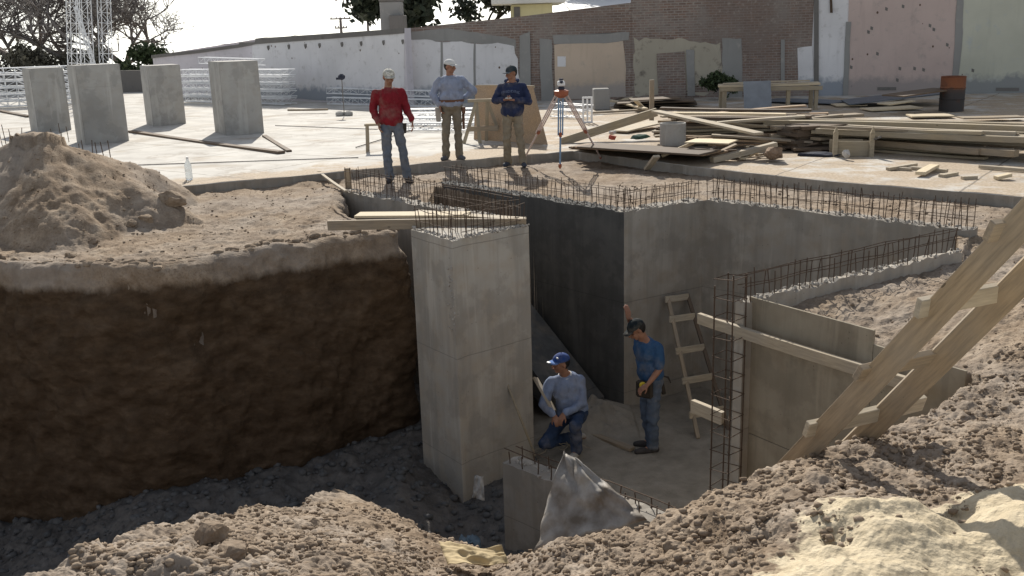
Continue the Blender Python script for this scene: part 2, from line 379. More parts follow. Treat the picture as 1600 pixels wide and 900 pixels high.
# clods: crisp crumbly relief near the camera
cl=np.clip(1-RR/11,0,1)
SANDP=[tuple(A(u,v,.15)[:2]) for u,v in ((960,980),(1120,880),(1195,850),(1235,800),(1275,775),(1300,752),(1380,765),(1440,735),(1600,690),(1750,640))]+[(6,3.5),(5,1.5),(1.2,1.5)]
sd_=seg_dist(GX,GY,SANDP+SANDP[:1])*np.where(inpoly(GX,GY,SANDP),1,-1); sandm=np.clip(.5+sd_/.35,0,1)*(RR<9)
cr_=fbm(GX,GY,22,3,21); cr2=fbm(GX,GY,9,3,22)
cr3=fbm(GX,GY,55,2,23); bil=np.abs(fbm(GX,GY,5,3,24)); bil2=np.abs(fbm(GX,GY,13,3,25)); crumb=((.25-bil)*.035*(GX<-.9)*(GY>8)+(.22-bil2)*.03+np.maximum(cr_,-.1)*.022+np.maximum(cr2,0)*.04+cr3*.011*np.clip(1.4-RR/7,0,1))*(1-.6*np.clip(sandm*1.8-.2,0,1))
pitfloor=(GX>.0)&(GZ<-2.4)
GZ=GZ+(.035+.05*fbm(GX,GY,2.6,3,61)-.07*np.clip(fbm(GX,GY,4.2,2,62)-.25,0,1))*np.clip(sandm*1.6-.4,0,1); GZ=GZ+np.where(pitfloor,0,crumb)*(.6+.4*cl)
inp=inpoly(GX,GY,PIT)
dl=seg_dist(GX,GY,LIP[1:])
rub=((inp)&(GX<.15)&(GY>np.interp(GX,nx,ny)+.05)&(GZ<-1.2)).astype(float)  # mask of the trench slope whose shade is painted into the colour
rub=rub*np.clip(.95-.3*np.clip(.35-dl,0,1),0,1)
flo=((GX>-.1)&(GZ<-2.25)&inp).astype(float)*np.clip((GX+.1)/.4,0,1)
near_lip=(dl<.3)&(GZ<-.22)&(GX<-.9); rub=rub*(~(near_lip&(GZ>-1.3))); cut=np.where(near_lip,1.,(inp&(GY>6.5)&(GX<-1)&(dl<.8)).astype(float)*(1-rub))
ter=grid_mesh('ground',GX,GY,GZ,{'sand':sandm,'rubble':rub*.85,'floor':flo,'cut':cut},M['soil']); tag(ter,kind='structure')
# cut earth face below the left lip: a sheet hung from the plateau edge
def cliff():
    pts=[Vector((x,y)) for x,y in LIP[2:-1]]+[Vector((A0[0]-.05,A0[1]-.05))]
    dense=[]; 
    for a,b in zip(pts,pts[1:]):
        n=max(2,int((b-a).length/.025))
        for i in range(n): dense.append(a.lerp(b,i/n))
    dense.append(pts[-1]); 
    # smooth plan curve
    D=np.array([[p.x,p.y] for p in dense])
    for _ in range(60): D[1:-1]=(D[:-2]+D[2:]+2*D[1:-1])/4
    T=np.gradient(D,axis=0); T/=np.linalg.norm(T,axis=1)[:,None]; N=np.stack([T[:,1],-T[:,0]],1)
    s=np.concatenate([[0],np.cumsum(np.linalg.norm(np.diff(D,axis=0),axis=1))])
    rows=160; K=np.linspace(0,1,rows)
    S,Kg=np.meshgrid(s,K,indexing='ij')
    # profile: inward plateau strip, rounded lip, near vertical face, flare at foot
    top=terrain_h(D[:,0]-N[:,0]*.06,D[:,1]-N[:,1]*.06)
    off=np.where(Kg<.12,-.07+Kg/.12*.14, .07+.07*(1-np.exp(-(Kg-.12)*16))+.10*(Kg-.12)+.35*np.clip(Kg-.85,0,1)*2)
    bot=-3.6
    zt=np.repeat(top[:,None],rows,1)
    z=np.where(Kg<.12,zt+.03-.03*np.cos(Kg/.12*np.pi)*0-.06*(Kg/.12)**2, zt-.06-(Kg-.12)/.88*(zt-.06-bot))
    nz_=fbm(S,z,1.1,5,31)*.2+fbm(S,z*.6,3.5,5,32)*.07+fbm(S,z,7,4,37)*.05+fbm(S,z,18,3,33)*.018
    gul=np.maximum(0,fbm(S,z*.12,2.2,3,34)-.15)*.22*np.clip((z+1.6)/1.4,0,1)
    w_=np.clip((Kg-.05)/.12,0,1)
    off=off+w_*(nz_-gul); z=z+(1-w_)*fbm(S,Kg*.3,9,3,35)*.02*np.clip(Kg/.05,0,1)+w_*np.clip(1-(Kg-.1)/.15,0,1)*(fbm(S,z*0,3.,4,36)*.10+fbm(S,z*.5,9.,3,39)*.06)
    off=off+w_*fbm(S*1.,z*.25,16,3,38)*.016; z[:,0]=zt[:,0]-.06
    X=D[:,0][:,None]+N[:,0][:,None]*off; Y=D[:,1][:,None]+N[:,1][:,None]*off
    o=grid_mesh('earth_cut',X,Y,z,{'cut':np.clip((Kg-.1)*20,0,1),'sand':Kg*0,'rubble':Kg*0,'floor':Kg*0},M['soil']); tag(o,kind='structure')
cliff()
# ------------------------------------------------------------------ raised slab with its edge beam
def slab():
    pts=CURB; 
    xs=[];
    for (x0,y0),(x1,y1) in zip(pts,pts[1:]):
        n=max(1,int(min(math.hypot(x1-x0,y1-y0),40)/.25))
        for i in range(n): xs.append((x0+(x1-x0)*i/n,y0+(y1-y0)*i/n))
    xs.append(pts[-1]); E=np.array(xs)
    T=np.concatenate([[0,.015,.04],.04+np.cumsum(np.geomspace(.1,1.9,56))])
    X=np.repeat(E[:,0][:,None],len(T),1)*1.; Y=E[:,1][:,None]+T[None,:]
    Z=.004*fbm(X,Y,.7,3,41)
    dirt=np.clip((X+1.5)/4,0,.62)+.72*np.exp(-(T[None,:]/1.6)**2)*(X<0.5)
    dirt=dirt*np.clip(1.3-(Y-22)/14,.55,1)
    Z=Z+np.where(dirt>.4,.012*fbm(X,Y,5,4,42),0)
    # skirt
    X=np.concatenate([X[:,:1],X],1); Y=np.concatenate([Y[:,:1],Y],1); Z=np.concatenate([np.full((len(E),1),-.4),Z],1); Z[:,1]=-.008
    dirt=np.concatenate([dirt[:,:1]*0,dirt],1); dirt[:,1]*=.2
    o=grid_mesh('pavement',X,Y,Z,{'dirt':dirt},M['slab']); tag(o,kind='structure')
    me=o.data; me.materials.append(M['conc'])
    mi=np.zeros(len(me.polygons),np.int32); nn=X.shape[1]-1; idx=np.arange(len(mi)); mi[idx%nn<1]=1; me.polygons.foreach_set('material_index',mi); sm=np.ones(len(mi),bool); sm[idx%nn<2]=False; me.polygons.foreach_set('use_smooth',sm)
slab()
# ------------------------------------------------------------------ concrete walls of the pit
def concrete_body(bm,poly,z0,z1,bev=.006,rough=0.02,step=.07):
    """prism over plan polygon with a hackled, broken top"""
    pts=[]
    n=len(poly)
    for i in range(n):
        a=Vector(poly[i]); b=Vector(poly[(i+1)%n]); k=max(1,int((b-a).length/step))
        for j in range(k): pts.append(a.lerp(b,j/k))
    zt=z1 if callable(z1) else (lambda p:z1)
    top=[bm.verts.new((p.x,p.y,zt(p)+random.uniform(-rough,rough*.4))) for p in pts]; bot=[bm.verts.new((p.x,p.y,z0)) for p in pts]
    for i in range(len(pts)):
        j=(i+1)%len(pts); bm.faces.new((bot[i],bot[j],top[j],top[i]))
    f=bm.faces.new(top); 
    g=bmesh.ops.triangulate(bm,faces=[f])
def offset(p0,p1,w):
    e=(Vector(p1)-Vector(p0)).normalized(); nrm=Vector((-e.y,e.x)); return [tuple(p0),tuple(p1),tuple(Vector(p1)+nrm*w),tuple(Vector(p0)+nrm*w)]
def raw_top(poly,z,parent,dens=260,name='broken_top'):
    """aggregate lumps left on an unfinished wall head"""
    bm=bmesh.new(); p0,p1,p2,p3=[Vector(p) for p in poly[:4]]
    L=(p1-p0).length; W=(p3-p0).length
    for i in range(int(L*W*dens)):
        s,t=random.random(),random.random(); p=(p0.lerp(p1,s)).lerp(p3.lerp(p2,s),t)
        r=random.uniform(.006,.022); g=bmesh.ops.create_icosphere(bm,subdivisions=1,radius=r)
        for v in g['verts']: v.co=v.co*random.uniform(.7,1.2)+Vector((p.x,p.y,z-.004+r*.2))
    return bmobj(name,bm,M['conc_raw'],parent)
def bar_mesh(h,r=.005):
    bm=bmesh.new(); tube(bm,[(0,0,0),(0,0,h*.5),(random.uniform(-.01,.01),random.uniform(-.01,.01),h)],r,5)
    me=bpy.data.meshes.new('rebar'); bm.to_mesh(me); bm.free(); me.materials.append(M['rebar']); return me
def starters(parent,p0,p1,z,n,h,ties=(.12,.26),jit=.012,r=.0046,lean=.05,mat='rebar',skip=0.):
    p0=Vector(p0); p1=Vector(p1); e=(p1-p0)
    mes=[bar_mesh(h*k,r) for k in (.9,1.,1.06)]
    for q in mes: q.materials[0]=M[mat]
    for i in range(n):
        if random.random()<skip: continue
        t=(i+.5)/n; p=p0+e*t+Vector((random.uniform(-jit,jit),random.uniform(-jit,jit)))
        o=bpy.data.objects.new('rebar',random.choice(mes)); COL.objects.link(o); o.parent=parent; o.location=(p.x,p.y,z-.03)
        o.rotation_euler=(random.gauss(0,lean),random.gauss(0,lean),random.uniform(0,6))
    for hgt in ties:
        bm=bmesh.new(); k=8
        tube(bm,[(p0.x+e.x*i/k,p0.y+e.y*i/k,z+hgt+random.uniform(-.012,.012)) for i in range(k+1)],r*.9,5)
        bmobj('tie_bar',bm,M[mat],parent)
def wall(label,p0,p1,wd,z0,z1,n,h,ties,rough=.02,mat='conc',two=True,bars=True,dens=220,zt=None,skip=0):
    t=empty('concrete_wall',(0,0,0)); tag(t,label,'wall','unfinished concrete walls of the pit')
    pl=offset(p0,p1,wd); bm=bmesh.new(); concrete_body(bm,pl,z0,zt or z1,rough=rough); bmobj('wall_body',bm,M[mat],t)
    if dens: raw_top(pl,z1,t,dens)
    if bars:
        e=(Vector(p1)-Vector(p0)).normalized(); nn=Vector((-e.y,e.x))
        for k in ((.2,.8) if two else (.5,)):
            a=Vector(p0)+nn*wd*k; b=Vector(p1)+nn*wd*k; starters(t,a,b,z1,n,h,ties,skip=skip)
    return t
FL=-2.95
# A: short wall left of the pillar, behind it
wall('concrete wall on the left behind the pillar, with a tall double mat of rusty bars along its head',A0,(A1[0]-.02,A1[1]+.02),.22,FL,WZ,30,.36,(.14,.29))
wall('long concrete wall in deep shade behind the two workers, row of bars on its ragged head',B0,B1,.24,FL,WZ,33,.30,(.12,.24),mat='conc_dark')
wall('short concrete return wall with a wooden ladder leaning on it',B1,C0,.24,FL,WZ,15,.28,(.10,.22))
wall('grey concrete wall at the back right of the pit, closely spaced bars along the top',C0,C1,.22,FL,WZ,44,.33,(.11,.24))
wall('low broken-topped concrete wall in front of the right bank, thin bars tied along its head',(4.5,9.62),D1,-.10,FL,WZ-.02,20,.26,(.12,.22),rough=.035,mat='conc_pale',two=True,dens=420)
# pillar: L-shaped, hollow look on its head
def pillar():
    zt=.08
    c=[P2(642,358,zt),P2(706,376,zt),P2(722,372,zt),P2(826,352,zt)]
    t=empty('concrete_pillar',(0,0,0)); tag(t,'massive concrete pillar standing free in the middle of the pit with bent bars on its head','pillar')
    poly=[c[0],c[1],c[2],c[3],(c[3][0]-.12,c[3][1]+.32),(c[0][0]+.30,c[0][1]+.36)]
    bm=bmesh.new(); concrete_body(bm,poly,-3.4,zt,rough=.012); bmobj('wall_body',bm,M['conc_pale'],t)
    bm=bmesh.new()
    for i in range(150):
        s=random.random(); a=Vector(c[0]).lerp(Vector(c[1]),s) if i%3==0 else Vector(c[2]).lerp(Vector(c[3]),s)
        a+=Vector((random.uniform(-.01,.03),random.uniform(.01,.13)))
        g=bmesh.ops.create_icosphere(bm,subdivisions=1,radius=random.uniform(.008,.026))
        for v in g['verts']: v.co=v.co*random.uniform(.7,1.2)+Vector((a.x,a.y,zt))
    bmobj('broken_top',bm,M['conc_raw'],t)
    starters(t,Vector(c[0])+Vector((.04,.03)),Vector(c[1])+Vector((.03,.05)),zt,9,.30,(.1,.22))
    starters(t,Vector(c[0])+Vector((.2,.1)),Vector(c[2])+Vector((.08,.12)),zt,7,.30,(.2,))
    starters(t,Vector(c[2])+Vector((0,.06)),Vector(c[3])+Vector((-.04,.03)),zt,11,.30,(.06,.24))
    starters(t,Vector(c[2])+Vector((-.2,.25)),Vector(c[3])+Vector((-.1,.2)),zt,9,.30,(.06,.26))
    # fin / chamfer strip that runs down the front corner, chipped patch
    bm=bmesh.new()
    for k in range(26):
        z=zt-.28-random.random()**1.3*.75; p=Vector(c[1]).lerp(Vector(c[0]),random.uniform(.0,.16))
        g=bmesh.ops.create_icosphere(bm,subdivisions=1,radius=random.uniform(.008,.02))
        for v in g['verts']: v.co=v.co*random.uniform(.5,1.3)+Vector((p.x,p.y,z))
    bmobj('honeycomb_patch',bm,M['conc_raw'],t)
    return c
PC=pillar()
def small_wall():
    p0=AY(785,722,8.9); p1=AY(1035,822,7.55); zt=-1.88
    a=P2(785,722,zt); b=P2(1035,822,zt)
    t=empty('concrete_wall',(0,0,0)); tag(t,'waist-high concrete wall at the foot of the pillar, sunlit head with short bars','wall','unfinished concrete walls of the pit')
    pl=offset(a,b,.22); bm=bmesh.new(); concrete_body(bm,pl,-3.2,zt,rough=.012); bmobj('wall_body',bm,M['conc'],t); raw_top(pl,zt,t,160)
    e=(Vector(b)-Vector(a)).normalized(); nn=Vector((-e.y,e.x))
    starters(t,Vector(a)+nn*.03-e*.0,Vector(b)+nn*.03,zt,11,.17,(.13,),r=.006); starters(t,Vector(a)+nn*.19,Vector(b)+nn*.19,zt,11,.15,(.1,),r=.006)
small_wall()
# ------------------------------------------------------------------ planks and boards
def plank(name,p0,p1,wd,t,mat,label=None,cat=None,group=None,roll=0,parent=None,bev=.003,upv=Vector((0,0,1))):
    p0=Vector(p0); p1=Vector(p1); L=(p1-p0).length
    bm=bmesh.new(); box(bm,(0,0,0),(L,wd,t),bev=min(bev,t*.2))
    bmesh.ops.subdivide_edges(bm,edges=[e for e in bm.edges if e.calc_length()>L*.8],cuts=5)
    b1=random.uniform(-.006,.006)*L; b2=random.uniform(-.004,.004)*L
    for v in bm.verts:
        q=v.co.x/L; v.co.z+=b1*(1-4*q*q); v.co.y+=b2*(1-4*q*q)
    o=bmobj(name,bm,mat if not isinstance(mat,str) else M[mat],parent)
    Mx=frame(p1-p0,upv).to_4x4()@Matrix.Rotation(roll,4,'X'); Mx.translation=(p0+p1)/2; o.matrix_local=Mx
    if label: tag(o,label,cat,group)
    return o
def ppx(a,b,wd,t,mat,label,cat='plank',group=None,roll=0,name='plank',dz=0):
    return plank(name,A(a[0],a[1],a[2]),A(b[0],b[1],b[2]),wd,t,mat,label,cat,group,roll)
# timbers bridging from the earth edge to the pillar
zt=.13
a=A(512,347,zt); b=A(822,345,zt)
plank('timber_beam',a+Vector((0,0,-.04)),b+Vector((0,.0,-.03)),.05,.11,'wood','long weathered beam set on edge from the earth bank to the pillar head','beam')
plank('plank',A(558,336,.17)+Vector((0,0,0)),A(733,335,.17),.26,.028,'wood_new','fresh pale plank lying across the beams beside the pillar head','plank')
plank('plank',A(650,331,.12),A(818,343,.12),.16,.028,'wood_pale','narrow plank lying behind the fresh pale plank and running to the pillar bars','plank')
plank('plank',A(500,270,-.02),A(541,299,-.02),.05,.03,'wood_pale','thin pale lath sloping beside the square wooden stub at the left wall end','plank')
plank('wooden_post',A(545,297,-.15),A(543,257,0)*0+A(545,297,-.15)+Vector((0,0,.34)),.09,.07,'wood','square wooden stub standing at the left end of the barred wall','post',upv=Vector((0,1,0)))
plank('wooden_stake',A(500,282,-.15),A(500,282,-.15)+Vector((0,0,.16)),.06,.05,'wood_new','short pale stake at the slab corner left of the barred wall','stake',upv=Vector((0,1,0)))
# ------------------------------------------------------------------ ladder in the pit
def pit_ladder():
    fl=-2.66
    q0=Vector(B1); q1=Vector(C0); e=(q1-q0).normalized(); n=Vector((e.y,-e.x))
    W0=q0+n*.05; W1=q1+n*.05
    tl=AP(1043,464,W0,W1); tr=AP(1074,460,W0,W1); bl=A(1091,686,fl); br=bl+(tr-tl)*1.25+Vector((.06,0,0))
    t=empty('wooden_ladder',bl); tag(t,'rough site-made wooden ladder leaning on the pale return wall in the pit','ladder')
    for p,q in ((bl,tl),(br,tr)): plank('rail',p-t.location,q-t.location,.045,.07,'wood_dark' if p is br else 'wood',parent=t,upv=Vector((0,1,0)))
    for k in (.01,.16,.39,.60,.83):
        p=tl.lerp(bl,k); q=tr.lerp(br,k); d=(q-p)*.08; f=Vector((-.02,-.05,0))
        plank('rung',p-d-t.location+f,q+d-t.location+f,.085,.025,'wood_pale',parent=t,roll=R(80))
pit_ladder()
# ------------------------------------------------------------------ foreground ladder rising from the pit edge
def big_ladder():
    a=AY(1262,695,5.2); b=AY(1600,337,4.18); d=(b-a)
    lo=a-d*1.0; hi=a+d*1.9
    O=(AY(1524,522,4.93)-AY(1400,548,4.75))*.80
    t=empty('wooden_ladder',lo); tag(t,'wide ladder of two grey planks with nailed cleats rising over the sandy edge at right','ladder')
    pl=d.normalized(); upn=O.cross(pl).normalized()
    view=(Vector((0,0,H))-a).normalized()
    if upn.dot(view)<0: upn=-upn
    # planks show their broad side towards the viewpoint: broad side spans direction s
    s=view.cross(pl).normalized(); nrm=pl.cross(s).normalized()
    for k in (0,1):
        p=lo+O*k-t.location; q=hi+O*k-t.location
        plank('rail',p,q,  .130,.035,'wood',parent=t,upv=nrm if k==0 else (nrm+Vector((.25,0,0))).normalized())
    L=(hi-lo).length; u=O.normalized()
    for i in range(11):
        c=a+d*(-.78+i*.285+.02)
        ex0,ex1=.14,(.26 if i%3==0 else .10)
        p=c-u*ex0-nrm*(.0375)*(1 if nrm.dot(view)>0 else -1); q=c+O+u*ex1-nrm*(.0375)*(1 if nrm.dot(view)>0 else -1)
        r=plank('cleat',p-t.location,q-t.location,.10,.038,'wood_pale' if i%2 else 'wood',parent=t,roll=R(random.uniform(-12,12)),upv=nrm)
big_ladder()
# ------------------------------------------------------------------ formwork panel and its braces
def formwork():
    P0=Vector(P2(1172,463)); P1=Vector(P2(1367,516)); e=(P1-P0).normalized(); n=Vector((-e.y,e.x))
    if n.x>0: n=-n
    t=empty('formwork_shutter',(P0.x,P0.y,-2.6)); tag(t,'tall plywood formwork panel with long walers on the right side of the pit','formwork')
    def sheet(s0,s1,z0,z1,th=.02,name='sheet',mat='form',off=0):
        a=P0+e*s0+n*off; b=P0+e*s1+n*off; bm=bmesh.new(); L=(b-a).length
        box(bm,(0,0,0),(L,th,z1-z0),bev=.002); o=bmobj(name,bm,M[mat],t)
        Mx=Matrix.Rotation(math.atan2(e.y,e.x),4,'Z'); Mx.translation=(Vector(((a.x+b.x)/2,(a.y+b.y)/2,(z0+z1)/2))-t.location); o.matrix_local=Mx
    L=(P1-P0).length
    sheet(0,L,-1.27,-.05); sheet(0,L,-2.5,-1.275); sheet(L+.004,L+.75,-1.5,-.16); 
    bl=AP(1092,497,P0+n*.15,P1+n*.15); br=AP(1462,690,P0+n*.05,P1+n*.05)
    z=bl.z
    plank('waler',(bl.x-t.location.x,bl.y-t.location.y,z-t.location.z),(P0+e*1.8+n*.15).to_3d()+Vector((-t.location.x,-t.location.y,z-t.location.z)),.045,.095,'wood_pale',parent=t)
    bl=AP(1082,634,P0+n*.15,P1+n*.15); z=bl.z
    plank('waler',(bl.x-t.location.x,bl.y-t.location.y,z-t.location.z),(P0+e*-.12+n*.15).to_3d()+Vector((-t.location.x,-t.location.y,z-t.location.z)),.05,.12,'wood_pale',parent=t)
    plank('waler',(P0+e*.9-n*.05).to_3d()+Vector((-t.location.x,-t.location.y,-.75-t.location.z)),(P0+e*2.0-n*.05).to_3d()+Vector((-t.location.x,-t.location.y,-.78-t.location.z)),.05,.10,'wood',parent=t)
    # top edge lath
    return
formwork()
def rebar_cage():
    c=AY(1141,470,7.95); c.z=-2.7; t=empty('rebar_cage',c); tag(t,'slender upright rebar cage with square ties standing at the end of the broken wall','rebar cage')
    hs=.092; h=2.9; ang=R(42)
    cs=[]
    for sx,sy in ((-1,-1),(1,-1),(1,1),(-1,1)):
        x,y=sx*hs,sy*hs; X,Y=x*math.cos(ang)-y*math.sin(ang),x*math.sin(ang)+y*math.cos(ang); cs.append((X,Y))
    for i,(x,y) in enumerate(cs):
        bm=bmesh.new(); tube(bm,[(x,y,0),(x+.004,y,h*.5),(x,y,h-(.12 if i==3 else 0.02*i))],.0065,6); bmobj('bar',bm,M['rebar'],t)
    proto=None
    for k in range(17):
        z=.1+k*.172
        if proto is None:
            bm=bmesh.new(); pts=[Vector((x*1.08,y*1.08,0)) for x,y in cs]; pts=pts+[pts[0],pts[0]*.55+Vector((0,0,.01))]; tube(bm,pts,.0042,5); proto=bmobj('stirrup',bm,M['rebar'],t); o=proto
        else:
            o=proto.copy(); COL.objects.link(o); o.parent=t
        o.location=(0,0,z+random.uniform(-.012,.012)); o.rotation_euler=(random.uniform(-.07,.07),random.uniform(-.07,.07),0)
rebar_cage()
# stair slope between the two parallel walls
def stair():
    a=Vector((.88,12.02)); d=Vector((-1,1)).normalized(); n=Vector((1,1)).normalized()
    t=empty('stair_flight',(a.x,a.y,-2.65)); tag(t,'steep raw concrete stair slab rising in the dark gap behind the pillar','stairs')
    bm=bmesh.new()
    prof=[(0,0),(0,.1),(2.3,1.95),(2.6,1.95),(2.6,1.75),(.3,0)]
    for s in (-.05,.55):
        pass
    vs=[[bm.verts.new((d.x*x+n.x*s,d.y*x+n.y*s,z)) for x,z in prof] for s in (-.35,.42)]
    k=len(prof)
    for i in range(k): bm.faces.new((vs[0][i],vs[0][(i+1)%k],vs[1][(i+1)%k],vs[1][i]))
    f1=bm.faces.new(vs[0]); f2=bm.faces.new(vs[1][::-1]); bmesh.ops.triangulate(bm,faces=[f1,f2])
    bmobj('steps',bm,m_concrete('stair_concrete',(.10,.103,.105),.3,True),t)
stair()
plank('board',AY(836,590,11.0),AY(866,642,10.8),.20,.03,'wood_pale','grey board leaning behind the kneeling worker against the pillar side','board',upv=Vector((1,0,.6)))
ppx((914,674,-2.62),(988,702,-2.62),.09,.04,'wood','short plank lying on the pit floor between the two workers')
def stick(name,p0,p1,r,mat,label,cat):
    bm=bmesh.new(); m_=(p0+p1)/2; tube(bm,[p0-m_,Vector((0,.004,0)),p1-m_],[r,r,r*.9],7); o=bmobj(name,bm,M[mat],None,True); o.location=m_; return tag(o,label,cat)
stick('wooden_stick',AY(787,586,10.6),AY(836,712,10.35),.014,'wood_tan','thin wooden handle leaning on the front of the pillar','stick')
# wire tangle beside kneeling worker
def wires():
    bm=bmesh.new(); c=A(872,705,-2.64)
    for i in range(14):
        p=c+Vector((random.uniform(-.25,.2),random.uniform(-.15,.2),.01)); d=Vector((random.uniform(-1,1),random.uniform(-.4,.4),0)).normalized()
        L=random.uniform(.15,.35); pts=[p+d*L*(j/5)+Vector((0,0,.05*math.sin(j*.8+i)+.05))+Vector((random.uniform(-.01,.01),random.uniform(-.02,.02),0)) for j in range(6)]
        tube(bm,pts,.004,4)
    tag(bmobj('wire_tangle',bm,M['wood_tan']),'tangle of cut wire and twigs on the pit floor in front of the kneeling worker','wire')
wires()
# ------------------------------------------------------------------ crumpled sheets on the near edge
def crumple(name,quad,label,cat,mat,nx_=26,ny_=20,amp=.03,seed=1,thick=.003):
    a,b,c,d=[Vector(q) for q in quad]; bm=bmesh.new(); g=[]
    nrm=(b-a).cross(d-a).normalized()
    for i in range(nx_+1):
        r=[]
        for j in range(ny_+1):
            s,t=i/nx_,j/ny_; p=a.lerp(b,s).lerp(d.lerp(c,s),t)
            q=Vector((s*3.1+seed*5,t*2.3,seed)); f=noise.noise(q)*1.6+noise.noise(q*2.7)*.8+abs(noise.noise(q*1.7+Vector((9,9,9))))*1.2
            r.append(bm.verts.new(p+nrm*amp*f+(b-a)*.04*noise.noise(q*2)))
        g.append(r)
    for i in range(nx_):
        for j in range(ny_): bm.faces.new((g[i][j],g[i+1][j],g[i+1][j+1],g[i][j+1]))
    o=bmobj(name,bm,mat,None,True); md=o.modifiers.new('thick','SOLIDIFY'); md.thickness=thick
    return tag(o,label,cat)
k=NT('dusty_sheet_metal'); v=k.coord('Object'); col=k.ramp(k.noise(v,5,5),[(.35,(.13,.105,.08)),(.55,(.30,.285,.265)),(.7,(.20,.155,.105))]); M['tin']=k.out(col,.62,k.bump(k.noise(v,30,4),.5,.006),.3,.1)
M['paper']=m_var('kraft_paper',(.42,.33,.19),.25,8,.85,.4,.006)
crumple('metal_sheet',[AY(835,862,4.72),AY(1012,812,4.6),AY(908,722,4.98),AY(880,706,5.05)],'dusty crumpled metal sheet sticking up from the pit edge in front of the small wall','sheet',M['tin'],amp=.032,seed=2)
crumple('paper_sack',[AY(686,848,5.0),AY(700,884,4.7),AY(795,880,4.6),AY(785,858,4.75)],'torn brown paper sack half buried in the near earth edge','sack',M['paper'],amp=.018,seed=5)
M['rag']=m_var('pale_rag',(.5,.48,.45),.2,20,.9,.5,.01)
crumple('plastic_bag',[AY(742,742,9.7),AY(738,778,9.6),AY(757,782,9.6),AY(755,745,9.7)],'small crumpled white bag at the foot of the pillar','bag',M['rag'],8,8,.05,7)
crumple('cloth',[A(720,842,-2.5),A(716,856,-2.5),A(752,857,-2.5),A(750,840,-2.5)],'bluish rag in the dark bottom of the trench','rag',m_var('blue_rag',(.16,.22,.27),.3,20,.9,.5,.01),8,8,.05,8)
# ------------------------------------------------------------------ stones and clods
def clod(loc,r,seed,mat,parent=None,name='clod',sub=3,sq=.75):
    rs=random.Random(seed); bm=bmesh.new()
    for _ in range(26):
        v=Vector((rs.gauss(0,1),rs.gauss(0,1),rs.gauss(0,1))).normalized()*rs.uniform(.75,1.1); bm.verts.new(v)
    h=bmesh.ops.convex_hull(bm,input=bm.verts[:]); bmesh.ops.delete(bm,geom=[g for g in h['geom_interior'] if isinstance(g,bmesh.types.BMVert)],context='VERTS')
    bmesh.ops.triangulate(bm,faces=bm.faces[:]); bmesh.ops.subdivide_edges(bm,edges=bm.edges[:],cuts=4 if r>.05 else 2,use_grid_fill=True)
    for v in bm.verts:
        q=v.co*1.6+Vector((seed*3.3,seed,0)); f=1+.16*noise.noise(q)+.09*noise.noise(q*3)+.05*noise.noise(q*8)
        v.co=Vector((v.co.x*r*f*1.15,v.co.y*r*f,v.co.z*r*f*sq))
    o=bmobj(name,bm,mat,parent,False); o.location=loc; o.rotation_euler=(0,0,seed); return o
k=NT('dry_clod'); v=k.world(); col=k.ramp(k.noise(v,14,5,.65),[(.3,(.19,.142,.10)),(.7,(.365,.295,.225))]); gi=k.n('ShaderNodeNewGeometry'); col=k.mix(k.math('MULTIPLY',gi.outputs['Random Per Island'],.45),col,(.15,.11,.08)); M['clod']=k.out(col,.95,k.bump(k.noise(v,50,5,.7),.6,.012),.1)
def zt_(x,y): return float(terrain_h(np.array([[x]]),np.array([[y]]))[0,0])
def clods():
    L=[(332,843,.085,'large angular clod, leftmost on the sunlit slope at the bottom'),(365,868,.07,'flat clod right of the large angular one at the bottom left'),(397,866,.045,'rounded stone lowest in the cluster at the bottom left'),
       (490,820,.045,'grey clod on the sunlit slope below the pointed crest'),(960,820,.06,'reddish lump resting against the metal sheet'),(1245,785,.055,'grey stone where the crumbly earth meets the pale sand'),(1180,765,.04,'clod on the crumbly crest left of the sand'),
       (1265,768,.035,'brown clod next to the grey stone above the sand'),(1050,860,.05,'dark clod on the near earth left of the sand'),(1140,870,.045,'clod at the left margin of the sand near the bottom'),
       (270,318,.20,'big grey lump of earth at the foot of the soil heap'),(230,345,.10,'earth lump in front of the big grey lump'),(345,288,.11,'earth lump beside the slab edge right of the soil heap'),(205,352,.08,'small lump at the right foot of the soil heap'),
       (145,380,.07,'small lump lying on the flat edge left of the trench'),(110,402,.07,'lump at the very lip of the earth cut at left'),(690,262,.0,'')]
    for i,(u,v,r,lab) in enumerate(L):
        if r<=0: continue
        z=-.1
        for _ in range(8):
            # march along the view ray to the ground
            pass
        d=ray(u,v); t=1.5
        while t<40:
            p=Vector((0,0,H))+d*t
            if p.z<zt_(p.x,p.y): break
            t+=.03
        o=clod((p.x,p.y,p.z+r*.25),r,i+1.3,M['clod']); tag(o,lab,'clod','larger clods of earth')
clods()
